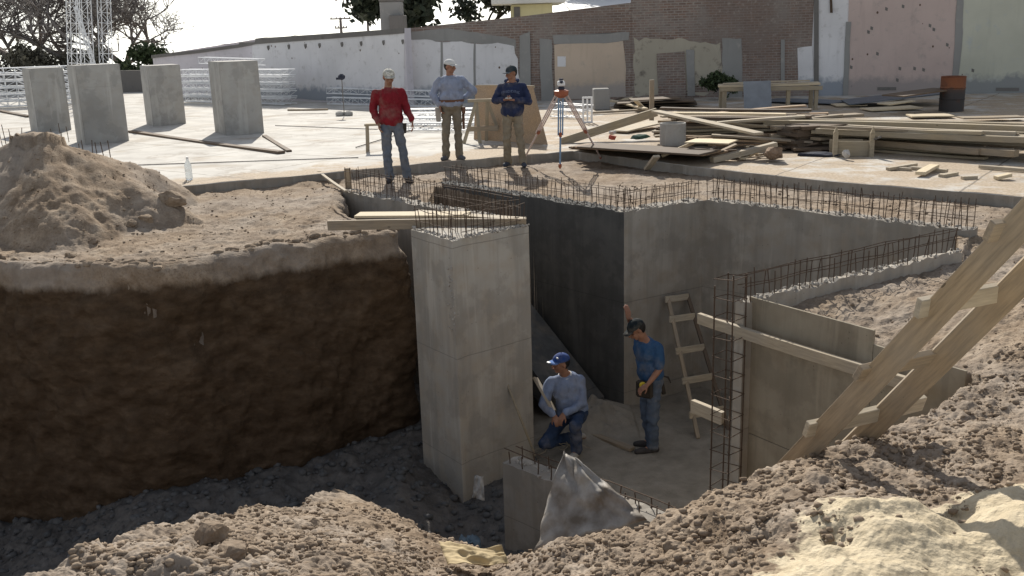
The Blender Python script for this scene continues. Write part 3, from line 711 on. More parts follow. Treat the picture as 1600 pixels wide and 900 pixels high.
def rubble(name,n,region,rmin,rmax,label,mat,seed,sink=.2):
    r_=np.random.default_rng(seed); base=[]
    for s in range(6):
        bm=bmesh.new(); bmesh.ops.create_icosphere(bm,subdivisions=1,radius=1)
        for v in bm.verts: v.co*=1+.75*noise.noise(v.co*1.9+Vector((s*7,s,0)))
        base.append((np.array([v.co[:] for v in bm.verts]),np.array([[q.index for q in f.verts] for f in bm.faces]))); bm.free()
    x,y=region(r_,n); z=terrain_h(x[None,:],y[None,:])[0]
    V=[];Fc=[];o=0
    for i in range(len(x)):
        b,f=base[i%6]; r=rmin+(rmax-rmin)*r_.random()**8; a=r_.random()*6.28; c,s_=math.cos(a),math.sin(a)
        q=b*np.array([r*1.2,r,r*.75]); q=np.stack([q[:,0]*c-q[:,1]*s_,q[:,0]*s_+q[:,1]*c,q[:,2]],1)+np.array([x[i],y[i],z[i]+r*sink+.004]); V.append(q); Fc.append(f+o); o+=len(b)
    V=np.concatenate(V); Fc=np.concatenate(Fc); me=bpy.data.meshes.new(name); me.vertices.add(len(V)); me.vertices.foreach_set('co',V.astype(np.float32).ravel())
    me.loops.add(Fc.size); me.loops.foreach_set('vertex_index',Fc.astype(np.int32).ravel()); me.polygons.add(len(Fc)); me.polygons.foreach_set('loop_start',np.arange(0,Fc.size,3,dtype=np.int32)); me.update(calc_edges=True)
    ob=link(name,me,mat); tag(ob,label,'earth crumbs',None,'stuff')
def reg_near(r_,n):
    y=3.0+4.6*r_.random(n)**1.2; x=y*(-.5+1.05*r_.random(n)); s=np.hypot((x-2.1)/1.2,(y-3.4)/1.0); sd=seg_dist(x[None,:],y[None,:],SANDP+SANDP[:1])[0]; ins=inpoly(x[None,:],y[None,:],SANDP)[0]; k=(~ins)|(r_.random(n)<np.where(fbm(x[None,:],y[None,:],2.,3,63)[0]>.12,.32,.05))|((sd<.12)&(r_.random(n)<.4)); ly=np.interp(x,nx,ny); k&=(y<ly+.15)
    return x[k],y[k]
rubble('earth_crumbs',70000,reg_near,.0025,.022,'countless dry crumbs of earth strewn over the near banks',M['clod'],3)
def reg_pit(r_,n):
    x=-6+6.2*r_.random(n); y=6.3+5.6*r_.random(n); k=inpoly(x[None,:],y[None,:],PIT)[0]&(y>np.interp(x,nx,ny)); return x[k],y[k]
M['clod_shaded']=m_var('shaded_rubble',(.11,.11,.11),.35,10,.95,.5,.01)  # darker copy of the clods, with the trench shade in its grey
rubble('rubble',9000,reg_pit,.005,.06,'loose rubble with shade in its grey, covering the bottom of the trench at left',M['clod_shaded'],4)
def reg_plat(r_,n):
    x=-9+8*r_.random(n); y=8.5+9*r_.random(n); k=~inpoly(x[None,:],y[None,:],PIT)[0]&(y<np.interp(x,[c[0] for c in CURB],[c[1] for c in CURB])-.05); 
    return x[k],y[k]
rubble('plateau_crumbs',10000,reg_plat,.004,.02,'loose crumbs scattered over the left bank and the soil heap',M['clod'],5)
def reg_lip(r_,n):
    x=-6.4+5.2*r_.random(n); y=9.8+2.6*r_.random(n); dd=seg_dist(x[None,:],y[None,:],LIP[1:-1])[0]; nz_=fbm(x[None,:],y[None,:],1.7,3,71)[0]
    k=~inpoly(x[None,:],y[None,:],PIT)[0]&(dd<.05+.25*np.clip(nz_+.25,0,1)); return x[k],y[k]
rubble('rim_crumbs',16000,reg_lip,.006,.06,'crumbled earth lying along the rim of the cut at left',M['clod'],9)
def reg_right(r_,n):
    x=1.5+8*r_.random(n); y=5.5+9.5*r_.random(n); k=~inpoly(x[None,:],y[None,:],PIT)[0]&(y<np.interp(x,[c[0] for c in CURB],[c[1] for c in CURB])-.05)&(x+y>12.2)|((x>2.9)&(y<9.3)&(y>5.5)); return x[k],y[k]
rubble('bank_crumbs',9000,reg_right,.004,.02,'loose crumbs on the right bank beyond the panel and behind the walls',M['clod'],6)
# ------------------------------------------------------------------ four concrete stubs on the slab
def stub(fl,fr,side_l,h,label,rot=0):
    """fl,fr front base corners; side_l back-left base corner"""
    p0,p1=Vector(fl),Vector(fr); e=(p1-p0); s=Vector(side_l)-p0
    bm=bmesh.new(); z=0
    b=[p0,p1,p1+s,p0+s]
    vs=[bm.verts.new((q.x,q.y,-.02)) for q in b]+[bm.verts.new((q.x,q.y,h)) for q in b]
    for f in ((0,1,5,4),(1,2,6,5),(2,3,7,6),(3,0,4,7),(4,5,6,7),(3,2,1,0)): bm.faces.new([vs[i] for i in f])
    bmesh.ops.bevel(bm,geom=bm.edges[:],offset=.012,segments=2,affect='EDGES')
    o=bmobj('concrete_column',bm,M['conc_grey']); tag(o,label,'column','squat concrete columns on the slab')
stub(P2(60,207,0),P2(112,203,0),P2(48,204,0),1.56,'squat concrete column farthest left on the slab')
stub(P2(134,226,0),P2(202,220,0),P2(120,222,0),1.68,'squat concrete column just behind the tip of the soil heap, the nearest one')
stub(P2(240,198,0),P2(291,193,0),P2(229,194,0),1.52,'squat concrete column farthest from the viewer, between two nearer ones')
stub(P2(353,212,0),P2(413,208,0),P2(336,206,0),1.64,'squat concrete column at right with a white lattice girder behind its top')
# starter bars near the heap
def starter(i,u,v,h):
    me=bar_mesh(h,.008); o=bpy.data.objects.new('starter_bar',me); COL.objects.link(o); o.location=A(u,v,0)-Vector((0,0,.05)); o.rotation_euler=(random.gauss(0,.06),random.gauss(0,.08),0)
    tag(o,'rusty starter bar rising from the slab behind the soil heap','rebar','starter bars by the soil heap')
for i,(u,v,h) in enumerate([(12,238,.62),(22,240,.55),(34,232,.5),(5,232,.6),(95,216,.4),(108,222,.4),(84,222,.35),(100,232,.4),(126,258,.45),(134,258,.5),(146,260,.52),(155,262,.5),(168,266,.55),(178,270,.6)]): starter(i,u,v,h)
# ------------------------------------------------------------------ far walls
def wallpts(P0,P1,pts): return [AP(u,v,P0,P1) for u,v in pts]
def ragged(pts,amp,step=.12,seed=0,edges=None):
    out=[]; n=len(pts)
    for i in range(n):
        a,b=Vector(pts[i]),Vector(pts[(i+1)%n]); k=max(1,int((b-a).length/step)) if (edges is None or i in edges) else 1
        for j in range(k):
            p=a.lerp(b,j/k)
            if edges is None or i in edges:
                f=noise.noise(p*1.5+Vector((seed,0,0)))*amp+noise.noise(p*6+Vector((0,seed,0)))*amp*.5
                d=(b-a).normalized(); nn=Vector((-d.z*0,0,1)) if abs(d.z)<.7 else Vector((1,0,0))
                p=p+nn*f
            out.append(p)
    return out
def slabpoly(name,pts,P0,P1,off,th,mat,parent=None,base=False):
    """upright panel with the outline pts in the vertical plane P0-P1, off metres in front of it, th thick"""
    e=Vector((P1[0]-P0[0],P1[1]-P0[1],0)).normalized(); n=Vector((e.y,-e.x,0))
    if n.y>0: n=-n
    bm=bmesh.new(); f=[bm.verts.new(p+n*off) for p in pts]; b=[bm.verts.new(p+n*(off-th)) for p in pts]
    k=len(pts); 
    for i in range(k): bm.faces.new((f[i],f[(i+1)%k],b[(i+1)%k],b[i]))
    a=bm.faces.new(f); c=bm.faces.new(b[::-1]); bmesh.ops.triangulate(bm,faces=[a,c])
    return bmobj(name,bm,mat,parent)
k=NT('old_brick'); 
g=k.n('ShaderNodeNewGeometry'); sep=k.n('ShaderNodeSeparateXYZ'); k.l(g.outputs['Position'],sep.inputs[0]); cm=k.n('ShaderNodeCombineXYZ'); k.l(k.math('ADD',sep.outputs[0],k.math('MULTIPLY',sep.outputs[1],-.6)),cm.inputs[0]); k.l(sep.outputs[2],cm.inputs[1])
br=k.n('ShaderNodeTexBrick'); k.l(cm.outputs[0],br.inputs[0]); br.inputs['Scale'].default_value=1; br.inputs['Brick Width'].default_value=.24; br.inputs['Row Height'].default_value=.075; br.inputs['Mortar Size'].default_value=.012; br.inputs['Mortar Smooth'].default_value=.3
br.inputs['Color1'].default_value=(.235,.155,.125,1); br.inputs['Color2'].default_value=(.15,.105,.09,1); br.inputs['Mortar'].default_value=(.29,.26,.23,1)
v=k.world(); n1=k.noise(v,1.3,7,.65); n2=k.noise(v,.45,4)
c=k.mix(k.ramp(n1,[(.42,(0,0,0)),(.66,(.85,.85,.85))]),br.outputs[0],(.25,.225,.205)); c=k.mix(k.ramp(n2,[(.45,(0,0,0)),(.65,(.6,.6,.6))]),c,(.16,.125,.11)); c=k.mix(k.ramp(k.noise(v,9,5,.7),[(.55,(0,0,0)),(.7,(.5,.5,.5))]),c,(.38,.34,.30))
M['brick']=k.out(c,.95,k.bump(br.outputs['Fac'],-.6,.01,k.bump(n1,.5,.03)),.1)
def plaster(name,c,stain=(.30,.28,.26),amt=.55,holes=True,low=None):
    k=NT(name); v=k.world(); a=k.noise(v,.8,6); b=k.noise(v,4,6,.65)
    col=k.ramp(a,[(.3,tuple(x*.88 for x in c)),(.7,tuple(min(1,x*1.06) for x in c))])
    col=k.mix(k.ramp(b,[(.56,(0,0,0)),(.74,(amt,)*3)]),col,stain)
    col=k.mix(k.ramp(k.noise(k.world((3,3,.35)),2,5),[(.55,(0,0,0)),(.75,(.35,)*3)]),col,tuple(x*.7 for x in c))
    if holes:
        vo=k.n('ShaderNodeTexVoronoi'); vo.inputs['Scale'].default_value=2.6; k.l(k.world((1,1,.8)),vo.inputs['Vector'])
        h=k.math('MULTIPLY',k.math('LESS_THAN',vo.outputs['Distance'],.075),k.math('GREATER_THAN',k.noise(v,1.1,3),.50)); col=k.mix(h,col,(.12,.08,.06))
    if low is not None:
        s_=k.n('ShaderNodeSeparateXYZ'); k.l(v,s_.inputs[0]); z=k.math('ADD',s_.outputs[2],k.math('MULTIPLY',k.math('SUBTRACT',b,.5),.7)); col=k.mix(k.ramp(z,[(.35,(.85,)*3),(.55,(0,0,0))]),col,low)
    return k.out(col,.9,k.bump(b,.3,.01),.15)
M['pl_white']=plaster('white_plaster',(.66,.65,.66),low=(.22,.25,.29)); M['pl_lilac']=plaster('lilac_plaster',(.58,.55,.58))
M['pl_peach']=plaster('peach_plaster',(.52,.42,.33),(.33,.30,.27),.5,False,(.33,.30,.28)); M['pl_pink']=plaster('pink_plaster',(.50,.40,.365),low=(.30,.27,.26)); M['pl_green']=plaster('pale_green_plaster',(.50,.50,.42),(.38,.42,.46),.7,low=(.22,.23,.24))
M['pl_grey']=plaster('grey_render',(.27,.265,.255),(.36,.34,.31),.6,False); M['pl_stone']=plaster('yellowish_rubble',(.38,.345,.28),(.13,.11,.095),.98,False); M['pl_cap']=plaster('dark_cap',(.17,.16,.15),(.10,.10,.09),.8,False)
W0,W1,W2,W3,W4=(-17,43.2),(-3.7,31.2),(3.95,30.6),(9.2,29.7),(24,26.6)
BASEV=lambda u:172
def farwall(label,P0,P1,top,mat,th=.25,cat='wall',bottom=-.1,name='boundary_wall'):
    t=empty(name,(P0[0],P0[1],0)); tag(t,label,cat,None)
    pts=wallpts(P0,P1,top); loc=Vector((P0[0],P0[1],0))
    lo=[Vector((pts[-1].x,pts[-1].y,bottom)),Vector((pts[0].x,pts[0].y,bottom))]
    o=slabpoly('wall_body',pts+lo,P0,P1,0,th,mat,None); o.parent=t; o.location=-loc
    return t,loc
def patch(t,loc,name,pts,P0,P1,mat,off=.012,th=.012,amp=.0,seed=1,label=None,edges=None):
    q=wallpts(P0,P1,pts)
    if amp>0: q=ragged(q,amp,.15,seed,edges)
    o=slabpoly(name,q,P0,P1,off,th+.004,mat,None); o.parent=t; o.location=-loc
    if label: o['label']=label
    return o
t,l=farwall('long low white garden wall at left with a dark weathered cap',W0,W1,[(238,86),(310,78),(375,69),(376,66),(400,66),(401,60),(520,52),(632,44)],M['pl_lilac'])
patch(t,l,'cap',[(238,86),(310,78),(375,69),(376,66),(400,66),(401,60),(520,52),(632,44),(632,52),(520,60),(401,69),(376,74),(310,83),(238,91)],W0,W1,M['pl_cap'],.05,.32)
patch(t,l,'plaster',[(395,68),(632,52),(632,164),(395,150)],W0,W1,M['pl_white'],.014,.012,.02,3)
for u in (500,535,565,600,630,420,452,478): 
    y=62+(632-u)*.045
    patch(t,l,'broken_stub',[(u-1.2,y),(u+1.4,y-.5),(u+1.8,y+4),(u+.5,y+7),(u-1,y+3)],W0,W1,M['pl_cap'],.05,.05)
t,l=farwall('old brick boundary wall with a ragged white plaster field and a peach one',W1,W2,[(630,45),(820,25),(986,4)],M['brick'])
patch(t,l,'white_plaster',[(632,62),(690,66),(760,68),(804,72),(806,84),(811,92),(812,163),(632,163)],W1,W2,M['pl_white'],.014,.012,.07,4,edges=(0,1,2,3,4,5))
patch(t,l,'pier',[(812,56),(828,50),(830,162),(812,163)],W1,W2,M['pl_grey'],.05,.05,.02,5)
patch(t,l,'pier',[(843,60),(862,62),(865,162),(846,162)],W1,W2,M['pl_grey'],.03,.03,.03,6)
patch(t,l,'grey_band',[(632,50),(700,46),(806,62),(806,75),(700,64),(632,64)],W1,W2,M['pl_grey'],.008,.008,.06,7)
patch(t,l,'peach_plaster',[(866,70),(905,66),(975,64),(977,100),(978,150),(868,156)],W1,W2,M['pl_peach'],.016,.014,.03,8)
patch(t,l,'grey_band',[(864,56),(982,50),(982,64),(864,69)],W1,W2,M['pl_grey'],.022,.02,.04,9)
patch(t,l,'pale_square',[(871,88),(884,88),(884,104),(871,104)],W1,W2,M['pl_white'],.022,.005)
for u in (635,690,742): patch(t,l,'groove',[(u-1.5,66),(u+1.5,66),(u+2,163),(u-2,163)],W1,W2,M['pl_grey'],.02,.01,.02,u)
t,l=farwall('tall dark brick gable wall with patches of rubble and bricked-up openings',W2,W3,[(986,-140),(1279,-150)],M['brick'],cat='building',th=.4,name='brick_building')
patch(t,l,'rubble_patch',[(990,62),(1060,60),(1128,66),(1128,120),(1100,150),(990,150)],W2,W3,M['pl_stone'],.012,.01,.16,11)
patch(t,l,'bricked_opening',[(1026,84),(1070,80),(1072,150),(1028,150)],W2,W3,M['brick'],.03,.03,.02,12)
patch(t,l,'grey_patch',[(1128,60),(1160,60),(1160,152),(1128,152)],W2,W3,M['pl_grey'],.013,.01,.05,13)
patch(t,l,'grey_patch',[(1072,78),(1084,78),(1086,150),(1074,150)],W2,W3,M['pl_grey'],.033,.03,.03,14)
patch(t,l,'door_jamb',[(1220,62),(1226,62),(1226,130),(1220,130)],W2,W3,M['pl_grey'],.03,.03)
patch(t,l,'white_patch',[(1246,75),(1268,72),(1272,128),(1247,130)],W2,W3,M['pl_white'],.016,.014,.03,15)
patch(t,l,'dark_edge',[(1272,-150),(1279,-150),(1279,152),(1272,152)],W2,W3,M['pl_cap'],.04,.04)
t,l=farwall('tall pale party wall painted white, pink and pale green with grey scars',W3,W4,[(1279,-160),(2050,-150)],M['pl_white'],cat='building',th=.4,name='painted_building')
patch(t,l,'pink_plaster',[(1330,-150),(1500,-150),(1492,152),(1322,150)],W3,W4,M['pl_pink'],.012,.01,.02,16)
patch(t,l,'green_plaster',[(1508,-150),(2040,-140),(2040,165),(1492,155)],W3,W4,M['pl_green'],.012,.01,.02,17)
patch(t,l,'grey_scar',[(1322,34),(1330,34),(1328,60),(1325,150),(1317,150),(1319,80)],W3,W4,M['pl_grey'],.03,.03,.03,18)
patch(t,l,'grey_scar',[(1499,-150),(1508,-150),(1504,50),(1497,122),(1487,122),(1493,40)],W3,W4,M['pl_grey'],.03,.03,.03,19)
for i,(u,v) in enumerate([(1362,44),(1357,50),(1453,40),(1459,46),(1371,84),(1406,107),(1429,107),(1443,109),(1402,125),(1411,10),(1385,14),(1330,105),(1520,110),(1480,70)]):
    r=3.2; patch(t,l,'hole',[(u-r*.6,v-r),(u+r*.7,v-r*.5),(u+r*.5,v+r),(u-r*.7,v+r*.6)],W3,W4,M['pl_cap'],.016,.012)
patch(t,l,'vent_grille',[(1371,136),(1400,136),(1400,141),(1371,141)],W3,W4,M['pl_cap'],.03,.02); patch(t,l,'vent_grille',[(1556,137),(1592,137),(1592,142),(1556,142)],W3,W4,M['pl_cap'],.03,.02)
# rust stains drip pipe on the white part
patch(t,l,'pipe_stub',[(1296,-20),(1299,-20),(1301,20),(1297,20)],W3,W4,M['rebar'],.05,.05)
# low wall / hedge line beyond left
t,l=farwall('low dark wall closing the far left side of the site',(-60,50),(-17.2,43.3),[(-250,112),(236,110)],M['pl_cap'],bottom=-.1)
# tank tower and yellow house behind the brick wall
def blockbuild(label,u0,u1,vtop,Y,depth,mat,cat,name,extra=None):
    a=AY(u0,60,Y); b=AY(u1,60,Y); zt=AY((u0+u1)/2,vtop,Y).z; t=empty(name,((a.x+b.x)/2,Y,0)); tag(t,label,cat)
    bm=bmesh.new(); box(bm,(0,depth/2,zt/2),(b.x-a.x,depth,zt),bev=.03); bmobj('wall_body',bm,mat,t)
    return t,(b.x-a.x),zt
t,wd,ztp=blockbuild('grey square water tank tower rising behind the low brick wall',596,628,2,37,1.2,M['pl_grey'],'tank tower','tank_tower')
bm=bmesh.new(); box(bm,(0,.6,ztp+.06),(wd*1.05,1.3,.12),bev=.02); bmobj('lid',bm,M['pl_cap'],t)
bm=bmesh.new(); box(bm,(wd*.32,.3,2.75*.5),(wd*.7,1.2,2.75),bev=.02); bmobj('pedestal',bm,M['pl_cap'],t)
M['pl_yellow']=plaster('yellow_render',(.62,.57,.34),(.5,.46,.3),.3,False); M['pl_trim']=plaster('white_trim',(.66,.65,.60),(.5,.5,.48),.3,False)
t,wd,ztp=blockbuild('pale yellow house with a white overhanging eave behind the brick wall',800,864,6,42,5,M['pl_yellow'],'house','yellow_house')
bm=bmesh.new(); box(bm,(-.15,2.3,ztp+.11),(wd+1.3,5.9,.2),bev=.02); box(bm,(.3,2.3,ztp+.85),(wd+.4,5.4,1.3),bev=.02); bmobj('eave',bm,M['pl_trim'],t)
bm=bmesh.new(); box(bm,(-wd*.36,-.03,ztp-.45),(.25,.05,.7),bev=.01); bmobj('window',bm,M['pl_cap'],t)
k=NT('roof_metal'); M['roofm']=k.out((.72,.72,.72),.6,None,.3,0)
t,wd,ztp=blockbuild('far house with a light sloping sheet roof beyond the brick wall',905,1010,13,46,6,M['pl_trim'],'house','far_house')
bm=bmesh.new(); box(bm,(0,3,ztp+.05),(wd+.6,6.4,.08)); o=bmobj('roof',bm,M['roofm'],t); o.rotation_euler=(R(6),R(-2.5),0)
# ------------------------------------------------------------------ trees
M['bark']=m_var('bark',(.24,.215,.20),.3,8,.95,.5,.02); M['bark_dark']=m_var('dark_bark',(.05,.045,.04),.3,8,.95,.5,.02)  # bark tone lightened so that distance haze sits in the colour
def leafmat(name,c):
    k=NT(name); oi=k.n('ShaderNodeNewGeometry'); rp=oi.outputs['Random Per Island']; col=k.ramp(rp,[(0,tuple(x*.55 for x in c)),(.6,c),(1,tuple(x*1.6 for x in c))]); k.out(col,.6,None,.3)
    return k.m
M['leaf']=leafmat('leaf_green',(.05,.07,.03)); M['leaf_dark']=leafmat('leaf_dark',(.035,.043,.026)); M['leaf_brown']=leafmat('dry_leaf',(.12,.11,.08))
def tree(label,loc,h,spread,depth_,leaves,mat,bark,seed,name='bare_tree',cat='tree',leaf_size=.09,trunk_r=.2,first=.3,lean=0,twig=.012,br=(2,4)):
    rs=random.Random(seed); t=empty(name,loc); tag(t,label,cat)
    bt=bmesh.new(); bc=bmesh.new(); tips=[]
    def grow(p,d,L,r,k):
        n=3; pts=[p]; q=p
        for i in range(n):
            d=(d+Vector((rs.uniform(-1,1),rs.uniform(-1,1),rs.uniform(-.5,.7)))*.17).normalized(); q=q+d*L/n; pts.append(q)
        tube(bt if k==0 else bc,pts,[r,r*.87,r*.75,r*.62],6 if k<2 else 4 if k<3 else 3,cap=False)
        if k>=depth_-1: tips.append((pts[-1],d)); tips.append((pts[1],d))
        if k>=depth_: return
        for _ in range(rs.randint(*br)):
            a=Vector((rs.uniform(-1,1),rs.uniform(-1,1),rs.uniform(-.35 if twig<.0125 else -.25,.9))).normalized(); nd=(d*.75+a*spread).normalized()
            s=pts[rs.choice((2,3,3))] if k else pts[-1]
            grow(s,nd,L*rs.uniform(.6,.82),max(r*.66,twig),k+1)
    if depth_==7:
        L0=h*.135
        tube(bt,[Vector((0,0,-.1)),Vector((.03,.02,h*first))],[trunk_r*1.3,trunk_r],8)
        for q in range(5):
            an=q*1.257+rs.uniform(-.3,.3); grow(Vector((0,0,h*first*.9)),Vector((math.cos(an)*.8,math.sin(an)*.8,rs.uniform(.35,1.1))).normalized(),L0,trunk_r*.75,1)
    else: grow(Vector((0,0,-.1)),Vector((lean,0,1)).normalized(),h*first,trunk_r,0)
    bmobj('trunk',bt,bark,t,True); bmobj('branches',bc,bark,t,True)
    if leaves:
        vs=[];fs=[]
        for p,d in tips:
            for _ in range(leaves):
                c=p+Vector((rs.gauss(0,1),rs.gauss(0,1),rs.gauss(0,.8)))*h*.045; s=leaf_size*rs.uniform(.6,1.5)
                a=Vector((rs.uniform(-1,1),rs.uniform(-1,1),rs.uniform(-1,1))).normalized(); b=a.cross(Vector((rs.uniform(-1,1),rs.uniform(-1,1),rs.uniform(-1,1)))).normalized()
                i=len(vs); vs+= [c-a*s,c+b*s*.5,c+a*s,c-b*s*.5]; fs.append((i,i+1,i+2,i+3))
        mesh('crown',vs,fs,mat,t)
    return t
p=AY(85,60,46); p.z=0
tree('large leafless tree with a dense net of branches at the far left',(p.x,48,0),14,1.25,7,0,None,M['bark'],11,trunk_r=.17,first=.075,twig=.008,br=(2,4))
tree('leafless tree with pale twisting boughs at the left margin of the site',(AY(0,60,47).x,49,0),15.0,1.2,7,0,None,M['bark'],23,trunk_r=.15,first=.07,twig=.009,br=(2,4))
tree('slender leafless tree half hidden behind the white lattice mast',(AY(140,60,47).x,51,0),13,1.2,7,0,None,M['bark'],29,trunk_r=.13,first=.075,twig=.009,br=(2,4))
tree('bushy brownish tree standing beneath the leafless tree at left',(AY(20,60,45).x,46,0),3.6,.9,4,14,M['leaf_brown'],M['bark_dark'],5,'evergreen_tree',leaf_size=.09,trunk_r=.15,first=.22)
tree('low brownish bushy tree beside the white lattice mast',(AY(70,60,45).x,47,0),3.0,.9,4,14,M['leaf_brown'],M['bark_dark'],6,'evergreen_tree',leaf_size=.09,trunk_r=.15,first=.22)
tree('olive-green bushy tree right of the lattice mast',(AY(128,60,45).x,46,0),2.9,.9,4,18,M['leaf_brown'],M['bark'],8,'evergreen_tree',leaf_size=.12,trunk_r=.14,first=.22)
tree('small thin-leaved tree beside the end of the white garden wall',(AY(205,60,46).x,47,0),3.3,.9,4,12,M['leaf'],M['bark'],9,'young_tree',leaf_size=.11,trunk_r=.11,first=.24)
tree('low green shrubs in front of the far left wall',(AY(175,60,43).x,44,0),2.2,1.0,4,16,M['leaf'],M['bark'],19,'shrub',cat='shrub',leaf_size=.1,trunk_r=.08,first=.2)
tree('dark broad-leaved tree seen above the brick wall beside the tank tower',(AY(660,30,44).x,44,0),5.6,.85,4,20,M['leaf_dark'],M['bark_dark'],31,'broadleaf_tree',leaf_size=.22,trunk_r=.2,first=.36,br=(3,4))
tree('smaller dark tree seen above the brick wall left of the yellow house',(AY(728,30,43).x,45,0),4.6,.8,4,22,M['leaf_dark'],M['bark_dark'],37,'broadleaf_tree',leaf_size=.13,trunk_r=.14,first=.38,br=(2,3))
tree('dark treetop behind the right end of the brick wall',(AY(905,10,52).x,53,0),6.4,.7,4,16,M['leaf_dark'],M['bark_dark'],41,'broadleaf_tree',leaf_size=.2,trunk_r=.2,first=.4,br=(3,3))
tree('green bush growing at the foot of the brick gable wall',(A(1112,152,0).x,29.2,0),1.6,1.0,4,22,M['leaf'],M['bark'],45,'bush',cat='bush',leaf_size=.05,trunk_r=.03,first=.2)
# ------------------------------------------------------------------ poles and wires
def pole(label,u,vt,Y,arms):
    b=AY(u,60,Y); zt=AY(u,vt,Y).z; t=empty('utility_pole',(b.x,Y,0)); tag(t,label,'utility pole')
    bm=bmesh.new(); tube(bm,[(0,0,0),(0,0,zt)],[.14,.09],8); bmobj('pole',bm,M['bark'],t)
    for dz,wd in arms:
        bm=bmesh.new(); box(bm,(0,0,zt+dz),(wd,.1,.1)); bmobj('crossarm',bm,M['bark'],t)
        for s in (-.45,-.2,.2,.45):
            bm=bmesh.new(); lathe(bm,[(.03,0),(.05,.05),(.03,.1)],8,Matrix.Translation((wd*s,0,zt+dz+.05))); bmobj('insulator',bm,M['pl_cap'],t)
pole('utility pole with two crossarms seen over the white wall',534,27,75,((-.1,1.5),(-.75,.9))); pole('plain utility pole with one crossarm farther off over the white wall',576,31,85,((-.05,.7),))
pole('thin utility pole standing beyond the left end of the white wall',239,60,60,((-.2,.5),))
for i,(v0,v1) in enumerate(((64,47),(68,52))):
    a=AY(239,v0+2,60); b=AY(534,v1-14,75); bm=bmesh.new(); tube(bm,[a.lerp(b,j/12)-Vector((0,0,.5*math.sin(math.pi*j/12))) for j in range(13)],.014,4); tag(bmobj('overhead_wire',bm,M['pl_cap']),('upper' if i==0 else 'lower')+' overhead wire strung between the thin pole and the crossarm pole','wire')
# ------------------------------------------------------------------ white lattice girders
_lm={}
def girder(p0,p1,wd,ht,label,group='white lattice girders',roll=0,cat='girder',n=None):
    p0=Vector(p0);p1=Vector(p1);L=(p1-p0).length; n=n or max(4,int(L/.35)); key=(round(L,1),wd,ht)
    t=empty('lattice_girder'); tag(t,label,cat,group)
    Mx=frame(p1-p0).to_4x4()@Matrix.Rotation(roll,4,'X'); Mx.translation=(p0+p1)/2; t.matrix_world=Mx
    if key not in _lm:
        bm=bmesh.new(); tube(bm,[(-L/2,0,0),(L/2,0,0)],.015,5); ch=bpy.data.meshes.new('chord'); bm.to_mesh(ch); bm.free(); ch.materials.append(M['white_steel'])
        bm=bmesh.new(); hy,hz=wd/2,ht/2
        for i in range(n):
            x0=-L/2+L*i/n; x1=-L/2+L*(i+1)/n; s=1 if i%2 else -1
            for sy in (-1,1): tube(bm,[(x0,sy*hy,s*hz),(x1,sy*hy,-s*hz)],.007,4)
            for sz in (-1,1): tube(bm,[(x0,s*hy,sz*hz),(x1,-s*hy,sz*hz)],.007,4)
            for q in ((-1,-1,1,-1),(-1,1,1,1),(-1,-1,-1,1),(1,-1,1,1)): tube(bm,[(x0,q[0]*hy,q[1]*hz),(x0,q[2]*hy,q[3]*hz)],.007,4)
        lc=bpy.data.meshes.new('lacing'); bm.to_mesh(lc); bm.free(); lc.materials.append(M['white_steel']); _lm[key]=(ch,lc)
    ch,lc=_lm[key]
    for sy in (-1,1):
        for sz in (-1,1):
            o=bpy.data.objects.new('chord',ch); COL.objects.link(o); o.parent=t; o.location=(0,sy*wd/2,sz*ht/2)
    o=bpy.data.objects.new('lacing',lc); COL.objects.link(o); o.parent=t
    return t
def stack(u0,v0,u1,v1,rows,cols,label,group):
    a=A(u0,v0,0); b=A(u1,v1,0); e=(b-a).normalized(); n=Vector((-e.y,e.x,0))
    for r in range(rows):
        for c in range(cols):
            o=n*(.32*c)+Vector((random.uniform(-.03,.03),0,.13+.225*r)); girder(a+o,b+o,.26,.17,label,group)
stack(-60,172,118,163,6,2,'white lattice girder in the tall stack behind the leftmost columns','girders stacked at far left')
stack(284,160,448,165,5,2,'white lattice girder in the stack behind the column at right','girders stacked behind the right column')
a=A(322,160,0); b=A(415,164,0); girder(a+Vector((0,0,1.42)),b+Vector((0,0,1.35)),.26,.2,'white lattice girder lying loose on top of the stack, just over the right column')
c=A(436,167,0)
# leaning mast sections
for (u0,u1,lab) in ((118,112,'upright white lattice mast section nearest the leafless tree'),(140,128,'upright white lattice mast section in the middle of three, leaning left'),(168,160,'upright white lattice mast section on the right of three')):
    a=A(u0,160,0); b=AY(u1,-60,a.y); girder(a,b,.34,.34,lab,'upright lattice masts')
a=A(165,160,0); girder(a,AY(118,10,a.y),.10,.10,'slim white strut leaning across the upright lattice masts')
girder(A(516,163,0)+Vector((0,0,.12)),A(700,168,0)+Vector((0,0,.12)),.26,.2,'white lattice girder lying along the foot of the white wall, bottom one')
girder(A(516,161,0)+Vector((0,0,.40)),A(690,166,0)+Vector((0,0,.36)),.26,.17,'white lattice girder lying on another along the foot of the white wall')
for i,(u0,v0,u1,v1) in enumerate(((596,176,775,174),(600,182,770,181),(610,189,765,189),(618,196,745,197),(870,166,920,170),(865,176,918,178))):
    girder(A(u0,v0,.12),A(u1,v1,.12),.3,.16,'white lattice girder laid flat on the sunlit slab behind the standing men','girders laid flat on the slab')
